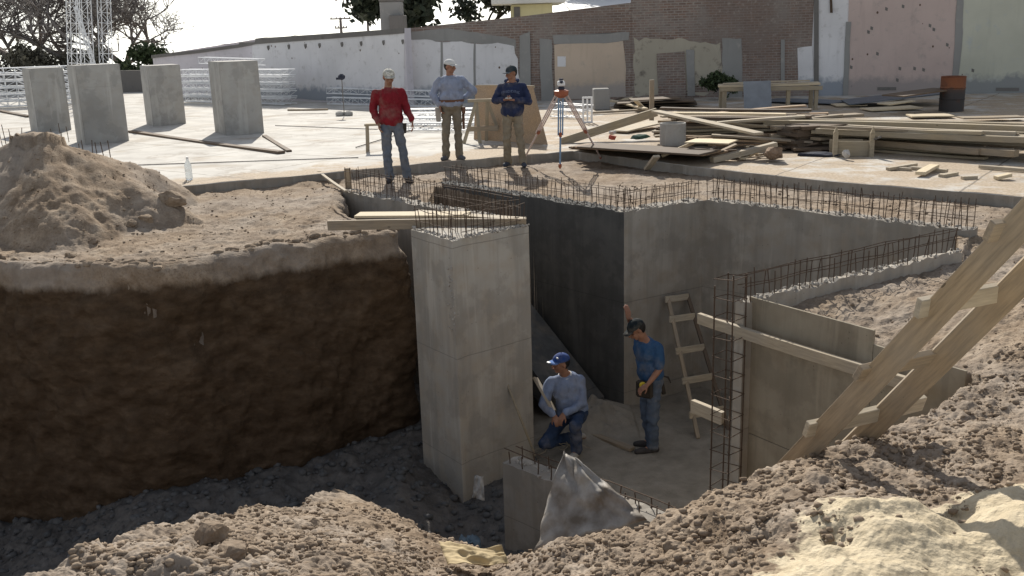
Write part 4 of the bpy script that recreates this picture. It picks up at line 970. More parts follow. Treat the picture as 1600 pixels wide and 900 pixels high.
# ------------------------------------------------------------------ loose lumber on the slab
def lum(u0,v0,z0,u1,v1,z1,wd,t,mat,label,group=None,roll=0,cat='plank',name='plank'): return plank(name,A(u0,v0,z0),A(u1,v1,z1),wd,t,M[mat],label,cat,group,R(roll))
lum(205,205,.03,440,238,.03,.16,.05,'wood_dark','long dark timber strip lying on the white slab between the columns',cat='timber')
lum(413,212,.02,452,236,.02,.10,.04,'wood_dark','short dark timber strip at the foot of the right column',cat='timber')
lum(0,173,.03,46,182,.03,.16,.06,'wood_dark','dark timber strip at the left edge of the slab',cat='timber')
lum(450,172,.10,512,171,.10,.10,.05,'wood','thin board on low supports right of the girder stack',cat='board')
def rod(label,p0,p1,r,mat,name='steel_rod',cat='rod'):
    bm=bmesh.new(); c=(p0+p1)/2; tube(bm,[p0-c,Vector((0,0,0)),p1-c],r,6); o=bmobj(name,bm,M[mat]); o.location=c; tag(o,label,cat)
rod('long thin rod lying on the slab behind the man in red',A(556,230,.02),A(692,188,.02),.012,'rebar_grey')
rod('thin dark cable lying across the slab left of the man in red',A(150,260,.012),A(560,246,.012),.009,'rebar_grey','joint_tube','joint_tube')  # thin tube added where a dark slab joint runs
rod('thin cable lying across the slab between the columns and the girders',A(430,196,.012),A(590,202,.012),.009,'rebar_grey','joint_tube','joint_tube')  # second tube drawn in place of a slab joint
# main pile: stacked boards
ya=18.6
random.seed(3)
for r in range(10):
    for c in range(3):
        z=.025+r*.052; x0=3.0+random.uniform(-.25,.35); x1=5.55+random.uniform(-.5,.35); y=18.3+c*.3+random.uniform(-.04,.04)-.0*r
        plank('plank',(x0,y+.05*random.uniform(-1,1)+.25,z),(x1,y+random.uniform(-.12,.12)-.25,z+random.uniform(-.004,.004)),.24,.042,M[random.choice(['wood','wood_dark','wood_dark','wood','wood_tan'])],'grey board in the wide central lumber stack','plank','boards of the central lumber stack')
lum(1032,169,.60,1268,172,.56,.22,.04,'wood_dark','reddish dark board on top of the central lumber stack, farthest back')
lum(1052,177,.58,1228,179,.56,.2,.04,'wood_new','bright sunlit board on top of the central lumber stack')
lum(1024,174,.62,1186,209,.42,.2,.04,'wood_pale','long pale board lying diagonally down the front of the central stack')
lum(1120,192,.45,1258,182,.55,.16,.04,'wood_pale','pale board lying slantwise at the right end of the central stack')
for r in range(7):
    plank('formwork_board',(4.9+random.uniform(-.08,.08),17.3+random.uniform(-.1,.1),.04+r*.06),(6.0+random.uniform(-.15,.15),17.7+random.uniform(-.1,.1),.04+r*.06),.55,.06,M['wood_dark'],'dark formwork board in the square stack right of the central boards','board','dark boards in the square stack')
for r in range(5):
    plank('plywood_sheet',A(905+r*4,232,.03+r*.04)+Vector((0,.45,0)),A(1142-r*6,246,.03+r*.04)+Vector((0,.55,0)),.62,.03,M['ply'] if r%2 else M['wood_dark'],'worn plywood sheet in the low stack nearest the slab edge','plywood sheet','plywood sheets near the slab edge')
lum(877,222,.03,1026,175,.50,.06,.16,'wood_tan','olive beam propped from the slab up onto the central stack','',cat='beam',name='timber_beam')
lum(1078,220,.30,1146,222,.30,.55,.02,'wood_new','pale sheet of board lying on the plywood stack')
lum(1112,250,.05,1212,226,.22,.12,.09,'wood_pale','thick grey-white plank lying with one end raised beside the earth lump')
lum(1128,246,.03,1208,232,.10,.10,.05,'wood','grey plank tucked under the thick grey-white one')
lum(1034,244,.05,1086,222,.28,.05,.05,'wood_new','thin batten resting on the plywood stack')
lum(1011,264,-.08,1026,244,.16,.12,.04,'wood_pale','short board leaning against the raised slab edge')
lum(953,157,.16,1008,170,.10,.16,.04,'wood_new','sunlit board end sticking out left of the wooden post'); lum(993,157,.3,1004,168,.1,.14,.04,'wood_new','short sunlit board leaning just left of the wooden post')
lum(925,176,.06,1012,171,.06,.14,.05,'wood','long board lying on the slab left of the wooden post'); lum(965,205,.05,1030,190,.12,.5,.03,'wood_pale','pale sheet lying between the olive beam and the stack')
plank('wooden_post',A(1018,190,0),A(1018,190,0)+Vector((0,0,.95)),.1,.1,M['wood'],'upright square wooden post at the left end of the central lumber stack','post',upv=Vector((0,1,0)))
def block(label,u0,u1,v0,v1,z0,depth,mat,name,cat,Yb=None,bev=.02):
    b=A((u0+u1)/2,v1,z0); a=AY(u0,v1,b.y); c=AY(u1,v1,b.y); h=AY((u0+u1)/2,v0,b.y).z-b.z
    bm=bmesh.new(); box(bm,(0,0,h/2),(c.x-a.x,depth,h),bev=bev); o=bmobj(name,bm,M[mat]); o.location=(b.x,b.y+depth/2,b.z); tag(o,label,cat); return o
def bucket():
    b=A(1051,228,.12); t=empty('concrete_drum',b); tag(t,'grey cylindrical concrete drum standing on the plywood sheets','drum')
    bm=bmesh.new(); lathe(bm,[(.215,0),(.225,.03),(.225,.40),(.20,.40),(.20,.33),(.001,.33)],24,closed=False); bmobj('shell',bm,M['conc_grey'],t,False)
bucket()
block('pale grey concrete stump standing on the slab in front of the peach wall',928,953,139,172,0,.5,'pl_grey','concrete_stump','stump')
def panel_white():
    b=A(918,192,0); t=empty('steel_trestle',b); tag(t,'narrow upright white steel frame standing left of the wooden post','frame')
    bm=bmesh.new()
    for x in (-.1,.1): box(bm,(x,0,.3),(.04,.05,.6))
    for z in (.02,.3,.58): box(bm,(0,0,z),(.16,.045,.04))
    bmobj('frame',bm,M['white_steel'],t)
    bm=bmesh.new(); box(bm,(0,.01,.3),(.04,.02,.5)); bmobj('slat',bm,M['white_steel'],t)
panel_white()
# dark sheets behind
for i,(u0,v0,u1,v1,z,wd) in enumerate(((960,164,1088,160,.05,1.4),(965,160,1085,156,.16,1.1),(985,156,1060,152,.26,.8))):
    lum(u0,v0,z,u1,v1,z+.03,wd,.03,'wood_dark',('lowest','middle','topmost')[i]+' dark board in the flat pile at the foot of the gable wall')
M['metal_blue']=m_var('bluish_sheet',(.14,.16,.19),.2,4,.5,.2,.004,metal=.4)
M['bluegrey']=m_var('blue_grey_board',(.22,.24,.27),.15,4,.7,.2,.004)
# work table with propped sheet
def table():
    Y=A(1232,170,0).y; l=AY(1122,132,Y+.2); r=AY(1280,133,Y-.3); z=(l.z+r.z)/2; c=(l+r)/2; t=empty('work_table',(c.x,c.y,0)); tag(t,'rough wooden work table standing behind the lumber','table')
    plank('tabletop',(l.x-c.x,l.y-c.y,z),(r.x-c.x,r.y-c.y,z+.02),.6,.05,M['wood_new'],parent=t); plank('apron',(l.x-c.x,l.y-c.y-.28,z-.08),(r.x-c.x,r.y-c.y-.28,z-.08),.04,.1,M['wood_tan'],parent=t)
    plank('board',(l.x-c.x+.1,l.y-c.y-.1,z+.05),(r.x-c.x-.3,r.y-c.y-.2,z+.1),.14,.03,M['wood_pale'],parent=t)
    for f,dy in ((.05,-.22),(.68,-.2),(.95,-.2),(.05,.22),(.95,.22)):
        x=(l.x*(1-f)+r.x*f)-c.x; y=(l.y*(1-f)+r.y*f)-c.y+dy
        plank('leg',(x,y,0),(x,y,z-.03),.09,.09,M['wood_tan'],parent=t,upv=Vector((0,1,0)))
    b=A(1168,169,.02)+Vector((0,-1.1,0)); plank('board',b,Vector((b.x,b.y+.22,AY(1170,127,b.y+.22).z)),.68,.02,M['bluegrey'],'blue-grey rectangular sheet propped against the work table','sheet',upv=Vector((0,1,0)))
table()
# stacked metal sheets at right
for i,(u0,v0,u1,v1,z0,z1,wd,mt,lab) in enumerate(((1320,160,1470,143,.08,.32,1.5,'metal_blue','broad bluish metal sheet lying aslant at the foot of the pink wall'),(1395,150,1476,139,.42,.5,.7,'wood_dark','black sheet resting on the bluish metal sheet'),(1302,164,1350,163,.04,.04,.7,'wood_new','pale sunlit board at the left tip of the metal sheets'),(1352,171,1432,167,.04,.06,.7,'wood_new','pale sunlit board in front of the metal sheets'),(1380,163,1420,157,.1,.16,.5,'wood_new','small bright board sticking out from under the metal sheets'),(1200,156,1316,160,.05,.05,1.0,'metal_blue','thin dark metal sheet flat on the ground behind the work table'),(1420,181,1486,180,.05,.05,.6,'wood_new','crumpled pale board in front of the rusty barrel'),(1500,184,1595,182,.08,.08,.4,'wood','brown board right of the rusty barrel'))):
    lum(u0,v0,z0,u1,v1,z1,wd,.03,mt,lab,cat='sheet' if 'sheet' in lab else 'board')
def barrel():
    k=NT('rusty_barrel'); v=k.coord('Object'); s=k.n('ShaderNodeSeparateXYZ'); k.l(v,s.inputs[0]); nz2=k.noise(v,6,5); z=k.math('ADD',s.outputs[2],k.math('MULTIPLY',k.math('SUBTRACT',nz2,.5),.2))
    c=k.ramp(z,[(.40,(.06,.055,.055)),(.50,(.09,.06,.05)),(.56,(.22,.09,.045)),(.85,(.19,.07,.035))]); c=k.mix(k.ramp(nz2,[(.55,(0,0,0)),(.7,(.6,.6,.6))]),c,(.10,.05,.035))
    b=A(1494,175,0); t=empty('barrel',b+Vector((0,.28,0))); tag(t,'rusty orange and blackened steel barrel standing before the pale green wall','barrel')
    bm=bmesh.new(); rr=.275; prof=[(rr,0),(rr+.01,.01),(rr,.03),(rr,.27),(rr+.015,.285),(rr,.30),(rr,.53),(rr+.015,.545),(rr,.56),(rr,.79),(rr+.012,.80),(rr-.01,.81),(rr-.02,.79),(rr-.02,.05),(.001,.05)]
    lathe(bm,prof,32,closed=False); bmobj('drum_body',bm,k.out(c,.7,k.bump(nz2,.3,.005),.3,.3),t,False)
barrel()
rs_=random.Random(21)
for i in range(34):
    x0=rs_.uniform(2.6,4.6); y0=rs_.uniform(17.3,19.6); z0=rs_.uniform(.1,.50) if y0>17.9 else rs_.uniform(.03,.28); L=rs_.uniform(1.2,2.6); an=rs_.gauss(-.05,.22)
    plank('plank',(x0,y0,z0),(x0+L*math.cos(an),y0+L*math.sin(an),z0+rs_.uniform(-.16,.12)*(z0>.15)),rs_.uniform(.08,.2),.035,M[rs_.choice(['wood','wood_dark','wood_pale','wood_tan','ply'])],'loose board thrown across the central lumber heap','plank','loose boards thrown over the central heap')
for i in range(26):
    x0=rs_.uniform(4.6,5.6); y0=rs_.uniform(16.9,18.6); z0=rs_.uniform(.04,.44); L=rs_.uniform(.8,1.6); an=rs_.gauss(.1,.3)
    plank('plank',(x0,y0,z0),(x0+L*math.cos(an),y0+L*math.sin(an),z0+rs_.uniform(-.03,.03)),rs_.uniform(.15,.3),.05,M[rs_.choice(['wood_dark','wood_dark','wood'])],'dark board end in the tangle between the two lumber piles','plank','dark boards between the two lumber piles')
for i in range(22):
    f=rs_.random(); a=A(1290+rs_.uniform(-30,60),204+14*f,.38-.3*f); b=A(1590+rs_.uniform(-60,40),212+22*f,.40-.3*f)
    plank('timber',a+Vector((0,rs_.uniform(0,.3),rs_.uniform(-.02,.06))),b+Vector((0,rs_.uniform(0,.3),rs_.uniform(-.02,.06))),rs_.uniform(.08,.16),rs_.uniform(.04,.08),M[rs_.choice(['wood_tan','wood','wood_pale','wood_tan'])],'slimmer timber lying askew on the long pile at right','timber','slimmer timbers on the long pile')
# long timbers at right
rows=[(1195,192,1600,203,.40),(1275,200,1572,217,.34),(1300,208,1604,226,.25),(1268,214,1588,240,.16),(1365,229,1550,241,.07),(1362,234,1541,247,.03)]
for i,(u0,v0,u1,v1,z) in enumerate(rows):
    for j in range(3 if i<4 else 1):
        a=A(u0,v0,z)+Vector((0,.19*j,0)); b=A(u1+ (60 if i in (0,2) else 0),v1+(1 if i in(0,2) else 0),z)+Vector((random.uniform(-.3,.3)*j,.19*j,0))
        lab=['thick tan timber in the topmost row of the long pile at right','thick tan timber in the second row of the long pile at right','thick tan timber in the third row of the long pile at right','thick tan timber in the fourth row of the long pile at right','pale batten lying in front of the long timber pile','lowest thin batten lying nearest the slab edge in front of the timber pile'][i]
        plank('timber',a,b,.17,.10 if i<4 else .04,M[random.choice(['wood_tan','wood_tan','wood','wood_pale'])],lab,'timber','long timber pile at right' if i<4 else None)
# bearers and bulk under the rows
for i,f in enumerate((.1,.5,.9)):
    a=A(1280,214,.02).lerp(A(1590,240,.02),f); plank('bearer',a+Vector((-.1,-.05,.02)),a+Vector((.5,1.5,.04)),.1,.1,M['wood_dark'],('left','middle','right')[i]+' bearer under the long timber pile','bearer')
for i in range(4):
    z=.05+i*.1; a=A(1290,205,z)+Vector((0,.25,0)); b=A(1600,222,z)+Vector((.5,.25,0)); plank('timber',a,b,.5,.09,M['wood_tan'],'hidden broad timber packed inside the long timber pile','timber','broad timbers inside the pile')
def formbox():
    a=A(1304,245,0); b=A(1361,245,0); t=empty('form_box',a); tag(t,'small board form held by two pointed stakes in front of the long timber pile','form box')
    for p,h in ((a,.52),(b,.50)):
        q=p-a; bm=bmesh.new(); 
        box(bm,(q.x,q.y,h*.38),(.07,.05,h*.76)); 
        v=[bm.verts.new((q.x+s*.035,q.y+r*.025,h*.762)) for s,r in ((-1,-1),(1,-1),(1,1),(-1,1))]; tp=bm.verts.new((q.x+.01,q.y,h))
        for i in range(4): bm.faces.new((v[i],v[(i+1)%4],tp))
        bmobj('stake',bm,M['wood_tan'],t)
    plank('board',(.02,.06,.13),(b.x-a.x-.02,.06+b.y-a.y,.13),.03,.24,M['wood_tan'],parent=t)
    plank('board',(.02,.36,.13),(b.x-a.x-.02,.36+b.y-a.y,.13),.03,.24,M['wood_tan'],parent=t)
formbox()
lum(1356,222,.22,1376,214,.34,.03,.03,'rebar_grey','thin steel claw bar stuck in the right stake of the small board form',cat='bar',name='claw_bar')
for i,(u0,v0,z0,u1,v1,z1,wd,lab) in enumerate(((1387,264,.03,1431,257,.05,.08,'plank offcut crossing another at the left of the row near the slab edge'),(1392,263,.02,1424,265,.02,.07,'plank offcut lying beneath another at the left of the row'),(1438,271,.05,1460,259,.06,.14,'wide pale offcut in the middle of the row'),(1420,262,.02,1480,267,.02,.08,'long offcut under the wide pale one'),(1471,275,.02,1493,271,.02,.10,'short offcut right of the wide pale one'),(1503,278,.02,1526,277,.02,.07,'dark offcut right of the short one'),(1530,260,.03,1604,266,.03,.06,'thin dark lath at the right edge of the picture'),(1556,278,.03,1578,273,.06,.10,'sunlit offcut nearest the right edge'))):
    lum(u0,v0,z0,u1,v1,z1,wd,.045,'wood_new' if i in(2,7) else 'wood_pale',lab,cat='offcut',name='offcut')
M['sack']=m_var('earth_sack',(.24,.17,.12),.35,9,.95,.6,.02); M['cloth_dark']=m_var('dark_cloth',(.035,.04,.06),.3,14,.9,.5,.01); M['cloth_green']=m_var('dark_green_cloth',(.05,.09,.07),.3,14,.9,.5,.01); M['cloth_red']=m_var('red_cloth',(.4,.08,.05),.3,14,.8,.4,.01)
o=clod(A(1212,252,.02)+Vector((0,.1,.13)),.2,4.4,M['sack'],name='earth_lump',sub=4,sq=.65); tag(o,'brown layered lump of earth on the slab beside the grey-white plank','lump')
o=clod(A(1278,242,.02),.16,9.1,M['cloth_dark'],name='cloth_heap',sub=3,sq=.4); tag(o,'heap of dark blue cloth beside the small board form','cloth'); o.scale=(2,1,1)
o=clod(A(1322,240,.1),.07,3.1,M['rag'],name='rag',sub=3,sq=1); tag(o,'white crumpled rag in the small board form','rag')
o=clod(A(1000,214,.32),.1,6.2,M['cloth_green'],name='cloth_heap',sub=3,sq=.5); tag(o,'dark green cloth on the plywood stack','cloth'); o.scale=(1.6,1,1)
o=clod(A(957,214,.30),.075,7.7,M['cloth_red'],name='tool_bag',sub=3,sq=.8); tag(o,'red bag lying on the left end of the plywood stack','bag')
o=clod(A(957,207,.36),.06,2.7,M['rag'],name='rag',sub=3,sq=.8); tag(o,'white rag on top of the red bag','rag')
random.seed(12)
for i in range(26):
    u=random.uniform(940,1290); v=random.uniform(226,250) if u>1090 else random.uniform(150,172)
    a=A(u,v,.04); th_=random.uniform(-.9,.9); L=random.uniform(.2,.6); plank('offcut',a,a+Vector((math.cos(th_)*L,math.sin(th_)*L,random.uniform(0,.12))),random.uniform(.04,.12),.03,M[random.choice(['wood_pale','wood','wood_dark','wood_new'])],'small wooden offcut strewn around the central lumber','offcut','small offcuts round the lumber')
# sawhorse and leaning plywood
def sawhorse():
    c=A(755,222,0); t=empty('sawhorse',c); tag(t,'wooden sawhorse standing in front of the leaning plywood panel','sawhorse')
    for x in (-.22,.22):
        for s in (-1,1): plank('leg',(x+s*.16,-.18 if x<0 else .2,0),(x*.5,0,.80),.07,.03,M['wood_tan'],parent=t,upv=Vector((0,1,0)))
    plank('beam',(-.28,0,.82),(.32,.02,.82),.08,.06,M['wood_tan'],parent=t); plank('brace',(-.3,-.14,.28),(.3,-.14,.28),.03,.10,M['wood'],parent=t)
sawhorse()
def plypanel():
    b0=A(741,219,.0)+Vector((0,.1,0)); b1=A(856,226,.0); Y=b1.y; 
    tl=AY(744,134,b0.y+.45); tr=AY(833,135,Y+.55); bl,br=b0,b1
    nrm=(br-bl).cross(tl-bl).normalized()
    bm=bmesh.new(); f=[bm.verts.new(p-bl) for p in (bl,br,tr,tl)]; g=[bm.verts.new(p-bl+nrm*.02) for p in (bl,br,tr,tl)]
    bm.faces.new(f); bm.faces.new(g[::-1])
    for i in range(4): bm.faces.new((f[i],f[(i+1)%4],g[(i+1)%4],g[i]))
    t=empty('plywood_board',bl); tag(t,'large stained plywood panel propped upright behind the man in the navy hoodie','panel')
    bmobj('sheet',bm,M['ply'],t)
    plank('batten',(tl-bl)+nrm*-.03,(tr-bl)+nrm*-.03,.05,.05,M['wood_tan'],parent=t)
    plank('prop',tr.lerp(tl,.5)-bl+Vector((0,.04,-.05)),(br+bl)/2-bl+Vector((0,1.1,0)),.06,.04,M['wood'],parent=t)
plypanel()
def trestle():
    c=A(586,236,0); t=empty('wooden_trestle',c); tag(t,'small wooden stool standing behind the man in the red sweater','stool')
    plank('seat',(-.16,0,.50),(.2,0,.50),.2,.04,M['wood_tan'],parent=t)
    for x in (-.12,.16):
        for y in (-.08,.08): plank('leg',(x*1.15,y*1.3,0),(x,y,.49),.04,.04,M['wood_tan'],parent=t,upv=Vector((0,1,0)))
trestle()
def lampstand():
    c=A(538,181,0); t=empty('marker_stand',c); tag(t,'thin rod stand with a small dark head on two round weights, alone on the slab','stand')
    bm=bmesh.new(); tube(bm,[(0,0,0),(0,0,1.0)],.012,6); bmobj('rod',bm,M['rebar_grey'],t)
    bm=bmesh.new(); lathe(bm,[(.03,.96),(.09,1.0),(.10,1.07),(.04,1.12)],12); box(bm,(-.09,0,1.0),(.12,.05,.06)); bmobj('head',bm,M['cloth_dark'],t)
    for x in (-.12,.12):
        bm=bmesh.new(); lathe(bm,[(.10,0),(.12,.03),(.11,.10),(.05,.13)],14,Matrix.Translation((x,0,0))); bmobj('weight',bm,M['conc_grey'],t)
lampstand()
def bottle():
    c=A(296,281,0); t=empty('plastic_bottle',c); tag(t,'clear plastic water bottle standing at the slab edge beyond the earth bank','bottle')
    k=NT('clear_plastic'); k.b.inputs['Transmission Weight'].default_value=.75; k.b.inputs['IOR'].default_value=1.2; mt=k.out((.85,.9,.93),.15,None,.5)
    bm=bmesh.new(); lathe(bm,[(.045,0),(.055,.02),(.055,.10),(.05,.12),(.055,.14),(.055,.24),(.02,.31),(.018,.34)],20); bmobj('bottle_body',bm,mt,t,True)
    bm=bmesh.new(); lathe(bm,[(.021,.335),(.021,.365)],14); bmobj('cap',bm,M['white_steel'],t)
bottle()
# ------------------------------------------------------------------ surveyor's level on tripod
def tripod():
    c=A(876,262,-.13); hd=AY(877,140,16.2); cx,cy=hd.x,hd.y; t=empty('survey_tripod',(cx,cy,-.13)); tag(t,'orange and white surveyor tripod standing between the walls and the lumber','tripod')
    or_=m_var('orange_fitting',(.34,.11,.06),.15,9,.5,.2,.002); wl=m_var('whitish_leg',(.60,.50,.47),.12,9,.5,.2,.002); bl=m_var('blue_leg',(.22,.34,.50),.12,9,.5,.2,.002)
    zt=hd.z+.13
    feet=[A(816,254,-.13),A(942,252,-.13),A(875,264,-.13)]
    for i,f in enumerate(feet):
        f=Vector((f.x-cx,f.y-cy,0)); top=Vector((0,0,zt-.04))+f.normalized()*.08; top.z=zt-.04
        d=(f-top); g=empty('leg'); g.parent=t
        s=d.cross(Vector((0,0,1))).normalized()*.035
        bm=bmesh.new(); tube(bm,[top+s,top+d*.55+s],.013,6); tube(bm,[top-s,top+d*.55-s],.013,6); tube(bm,[top+d*.12,top+d*.62],.011,6); bmobj('rail',bm,bl if i==2 else wl,t); bpy.data.objects.remove(g)
        bm=bmesh.new(); tube(bm,[top+d*.5,top+d*.95],.016,8); bmobj('lower_leg',bm,bl if i==2 else wl,t)
        bm=bmesh.new(); box(bm,(0,0,0),(.075,.045,.06),frame(d).to_4x4()); 
        for v in bm.verts: v.co+=top+d*.54
        bmobj('clamp',bm,or_,t)
        bm=bmesh.new(); tube(bm,[top+d*.93,top+d*.97,top+d*1.0],[.028,.03,.006],8); bmobj('foot',bm,or_,t)
    bm=bmesh.new(); lathe(bm,[(.05,zt-.13),(.11,zt-.09),(.12,zt-.02),(.07,zt)],16); bmobj('tripod_head',bm,or_,t)
    t2=empty('survey_level',(cx,cy,zt-.13)); tag(t2,'small dark and white optical level mounted on the orange tripod','survey level')
    bm=bmesh.new(); lathe(bm,[(.05,0),(.055,.02),(.04,.05)],16); bmobj('base',bm,M['cloth_dark'],t2)
    bm=bmesh.new(); box(bm,(0,0,.095),(.12,.13,.08),bev=.015); bmobj('housing',bm,M['white_steel'],t2)
    bm=bmesh.new(); lathe(bm,[(.03,-.12),(.034,-.09),(.026,-.06),(.026,.08),(.018,.11)],16,Matrix.Translation((0,0,.125))@Matrix.Rotation(R(90),4,'X')@Matrix.Rotation(R(0),4,'Z')); bmobj('telescope',bm,M['cloth_dark'],t2)
    bm=bmesh.new(); box(bm,(0,0,.165),(.07,.09,.02),bev=.005); bmobj('handle',bm,M['cloth_dark'],t2)
tripod()
# ------------------------------------------------------------------ people
V=Vector
def capsule(bm,a,b,ra,rb,seg=14,fl=1.0,side=None):
    a=V(a);b=V(b); d=b-a; L=max(d.length,1e-4); Mf=frame(d,V((0,1,0)) if abs(d.normalized().y)<.9 else V((0,0,1)))
    d=d.normalized(); rings=[]; n=5
    for i in range(1,n+1):
        t=math.pi/2*(1-i/n); rings.append((a-d*ra*math.sin(t),ra*math.cos(t)))
    for i in range(0,n):
        t=math.pi/2*i/n; rings.append((b+d*rb*math.sin(t),rb*math.cos(t)))
    s,u=Mf.col[1],Mf.col[2]; R_=[]
    for c,r in rings: R_.append([bm.verts.new(c+(s*math.cos(2*math.pi*k/seg)+u*math.sin(2*math.pi*k/seg)*fl)*r) for k in range(seg)])
    for p,q in zip(R_,R_[1:]):
        for k in range(seg): bm.faces.new((p[k],p[(k+1)%seg],q[(k+1)%seg],q[k]))
    v0=bm.verts.new(a-d*ra); v1=bm.verts.new(b+d*rb)
    for k in range(seg): bm.faces.new((v0,R_[0][(k+1)%seg],R_[0][k])); bm.faces.new((v1,R_[-1][k],R_[-1][(k+1)%seg]))
def ell(bm,c,r,M3=None,seg=20):
    g=bmesh.ops.create_uvsphere(bm,u_segments=seg,v_segments=seg//2+2,radius=1)
    for v in g['verts']:
        q=V((v.co.x*r[0],v.co.y*r[1],v.co.z*r[2])); v.co=(M3@q if M3 is not None else q)+V(c)
def solid(name,bm,vox,mat,parent,sm=6,fold=0,fs=9.,seed=0,stretch=(1,1,1)):
    bmesh.ops.recalc_face_normals(bm,faces=bm.faces)
    me=bpy.data.meshes.new('tmp'); bm.to_mesh(me); bm.free(); o=bpy.data.objects.new('tmp',me); COL.objects.link(o)
    md=o.modifiers.new('r','REMESH'); md.mode='VOXEL'; md.voxel_size=vox; md.adaptivity=0
    s=o.modifiers.new('s','SMOOTH'); s.factor=.5; s.iterations=sm
    dg=bpy.context.evaluated_depsgraph_get(); ev=o.evaluated_get(dg); m2=bpy.data.meshes.new_from_object(ev); bpy.data.objects.remove(o); bpy.data.meshes.remove(me)
    if fold>0:
        no=[v.normal.copy() for v in m2.vertices]
        for v,n in zip(m2.vertices,no):
            p=V((v.co.x*stretch[0],v.co.y*stretch[1],v.co.z*stretch[2]))*fs+V((seed,seed*2,0))
            f=1-2*abs(noise.noise(p)); f2=noise.noise(p*2.2)
            v.co+=n*fold*(f*.7+f2*.4-.2)
    m2.name=name; m2.polygons.foreach_set('use_smooth',[True]*len(m2.polygons))
    m2.materials.clear()
    return link(name,m2,mat,parent)
def hand(bm,w,d,n,curl=.5,side=1,spread=.0,k=1.):
    """w wrist, d direction of the palm, n palm normal (fingers curl towards n), side: thumb on +s or -s"""
    w=V(w); d=V(d).normalized(); n=V(n); n=(n-d*n.dot(d)).normalized(); s=d.cross(n)*side
    for o in (-.026,-.009,.009,.026): capsule(bm,w+d*.012+s*o*.7*k,w+d*.082*k+s*o*k,.0145*k,.0125*k,10)
    L=(.060,.074,.080,.070)
    for i,o in enumerate((-.031,-.0105,.0105,.031)):
        b=w+d*.085*k+s*o*k; a1=curl*.9; a2=curl*1.9; a3=curl*2.6; dd=(d+s*spread*(i-1.5)).normalized()
        p1=b+(dd*math.cos(a1)+n*math.sin(a1))*L[i]*.45*k; p2=p1+(dd*math.cos(a2)+n*math.sin(a2))*L[i]*.32*k; p3=p2+(dd*math.cos(a3)+n*math.sin(a3))*L[i]*.23*k
        capsule(bm,b,p1,.0088*k,.0085*k,8); capsule(bm,p1,p2,.0083*k,.008*k,8); capsule(bm,p2,p3,.0078*k,.007*k,8)
    t0=w+d*.028*k+s*.026*k; t1=t0+(d*.62+s*.62+n*.35).normalized()*.042*k; t2=t1+(d*.85+s*.15+n*.5).normalized()*.032*k
    capsule(bm,t0,t1,.014*k,.0105*k,8); capsule(bm,t1,t2,.010*k,.0085*k,8)
SKIN=None
def skinmat():
    k=NT('skin'); v=k.coord('Object'); c=k.ramp(k.noise(v,12,4),[(.3,(.22,.105,.065)),(.7,(.33,.175,.115))]); k.b.inputs['Subsurface Weight'].default_value=.05; return k.out(c,.55,k.bump(k.noise(v,90,3),.15,.001),.35)
M['skin']=skinmat(); M['hair']=m_var('black_hair',(.015,.012,.011),.3,50,.6,.5,.003,(1,1,.3)); M['eye']=m_var('eye_white',(.6,.58,.55),.05,5,.3,.0); M['iris']=m_var('iris',(.02,.012,.008),.05,5,.3,.0); M['lips']=m_var('lips',(.20,.075,.06),.1,20,.5,.1,.001)
def fabric(name,c,var=.18,sc_=7): 
    k=NT(name); v=k.coord('Object'); n=k.noise(v,sc_,5); w=k.noise(v,260,2); col=k.ramp(n,[(.3,tuple(x*(1-var) for x in c)),(.7,tuple(min(1,x*(1+var)) for x in c))]); col=k.mix(k.ramp(k.noise(v,3.2,6,.65),[(.48,(0,0,0)),(.68,(.42,.42,.42))]),col,(.27,.235,.19)); col=k.mix(k.ramp(k.noise(k.coord('Object',(1,1,.6)),17,4),[(.5,(0,0,0)),(.7,(.45,.45,.45))]),col,tuple(x*.5 for x in c)); b=k.bump(w,.25,.0015); b=k.bump(k.noise(k.coord('Object',(1,1,.5)),22,4),.5,.012,b); return k.out(col,.92,b,.12)
def tri(p): return V(p)
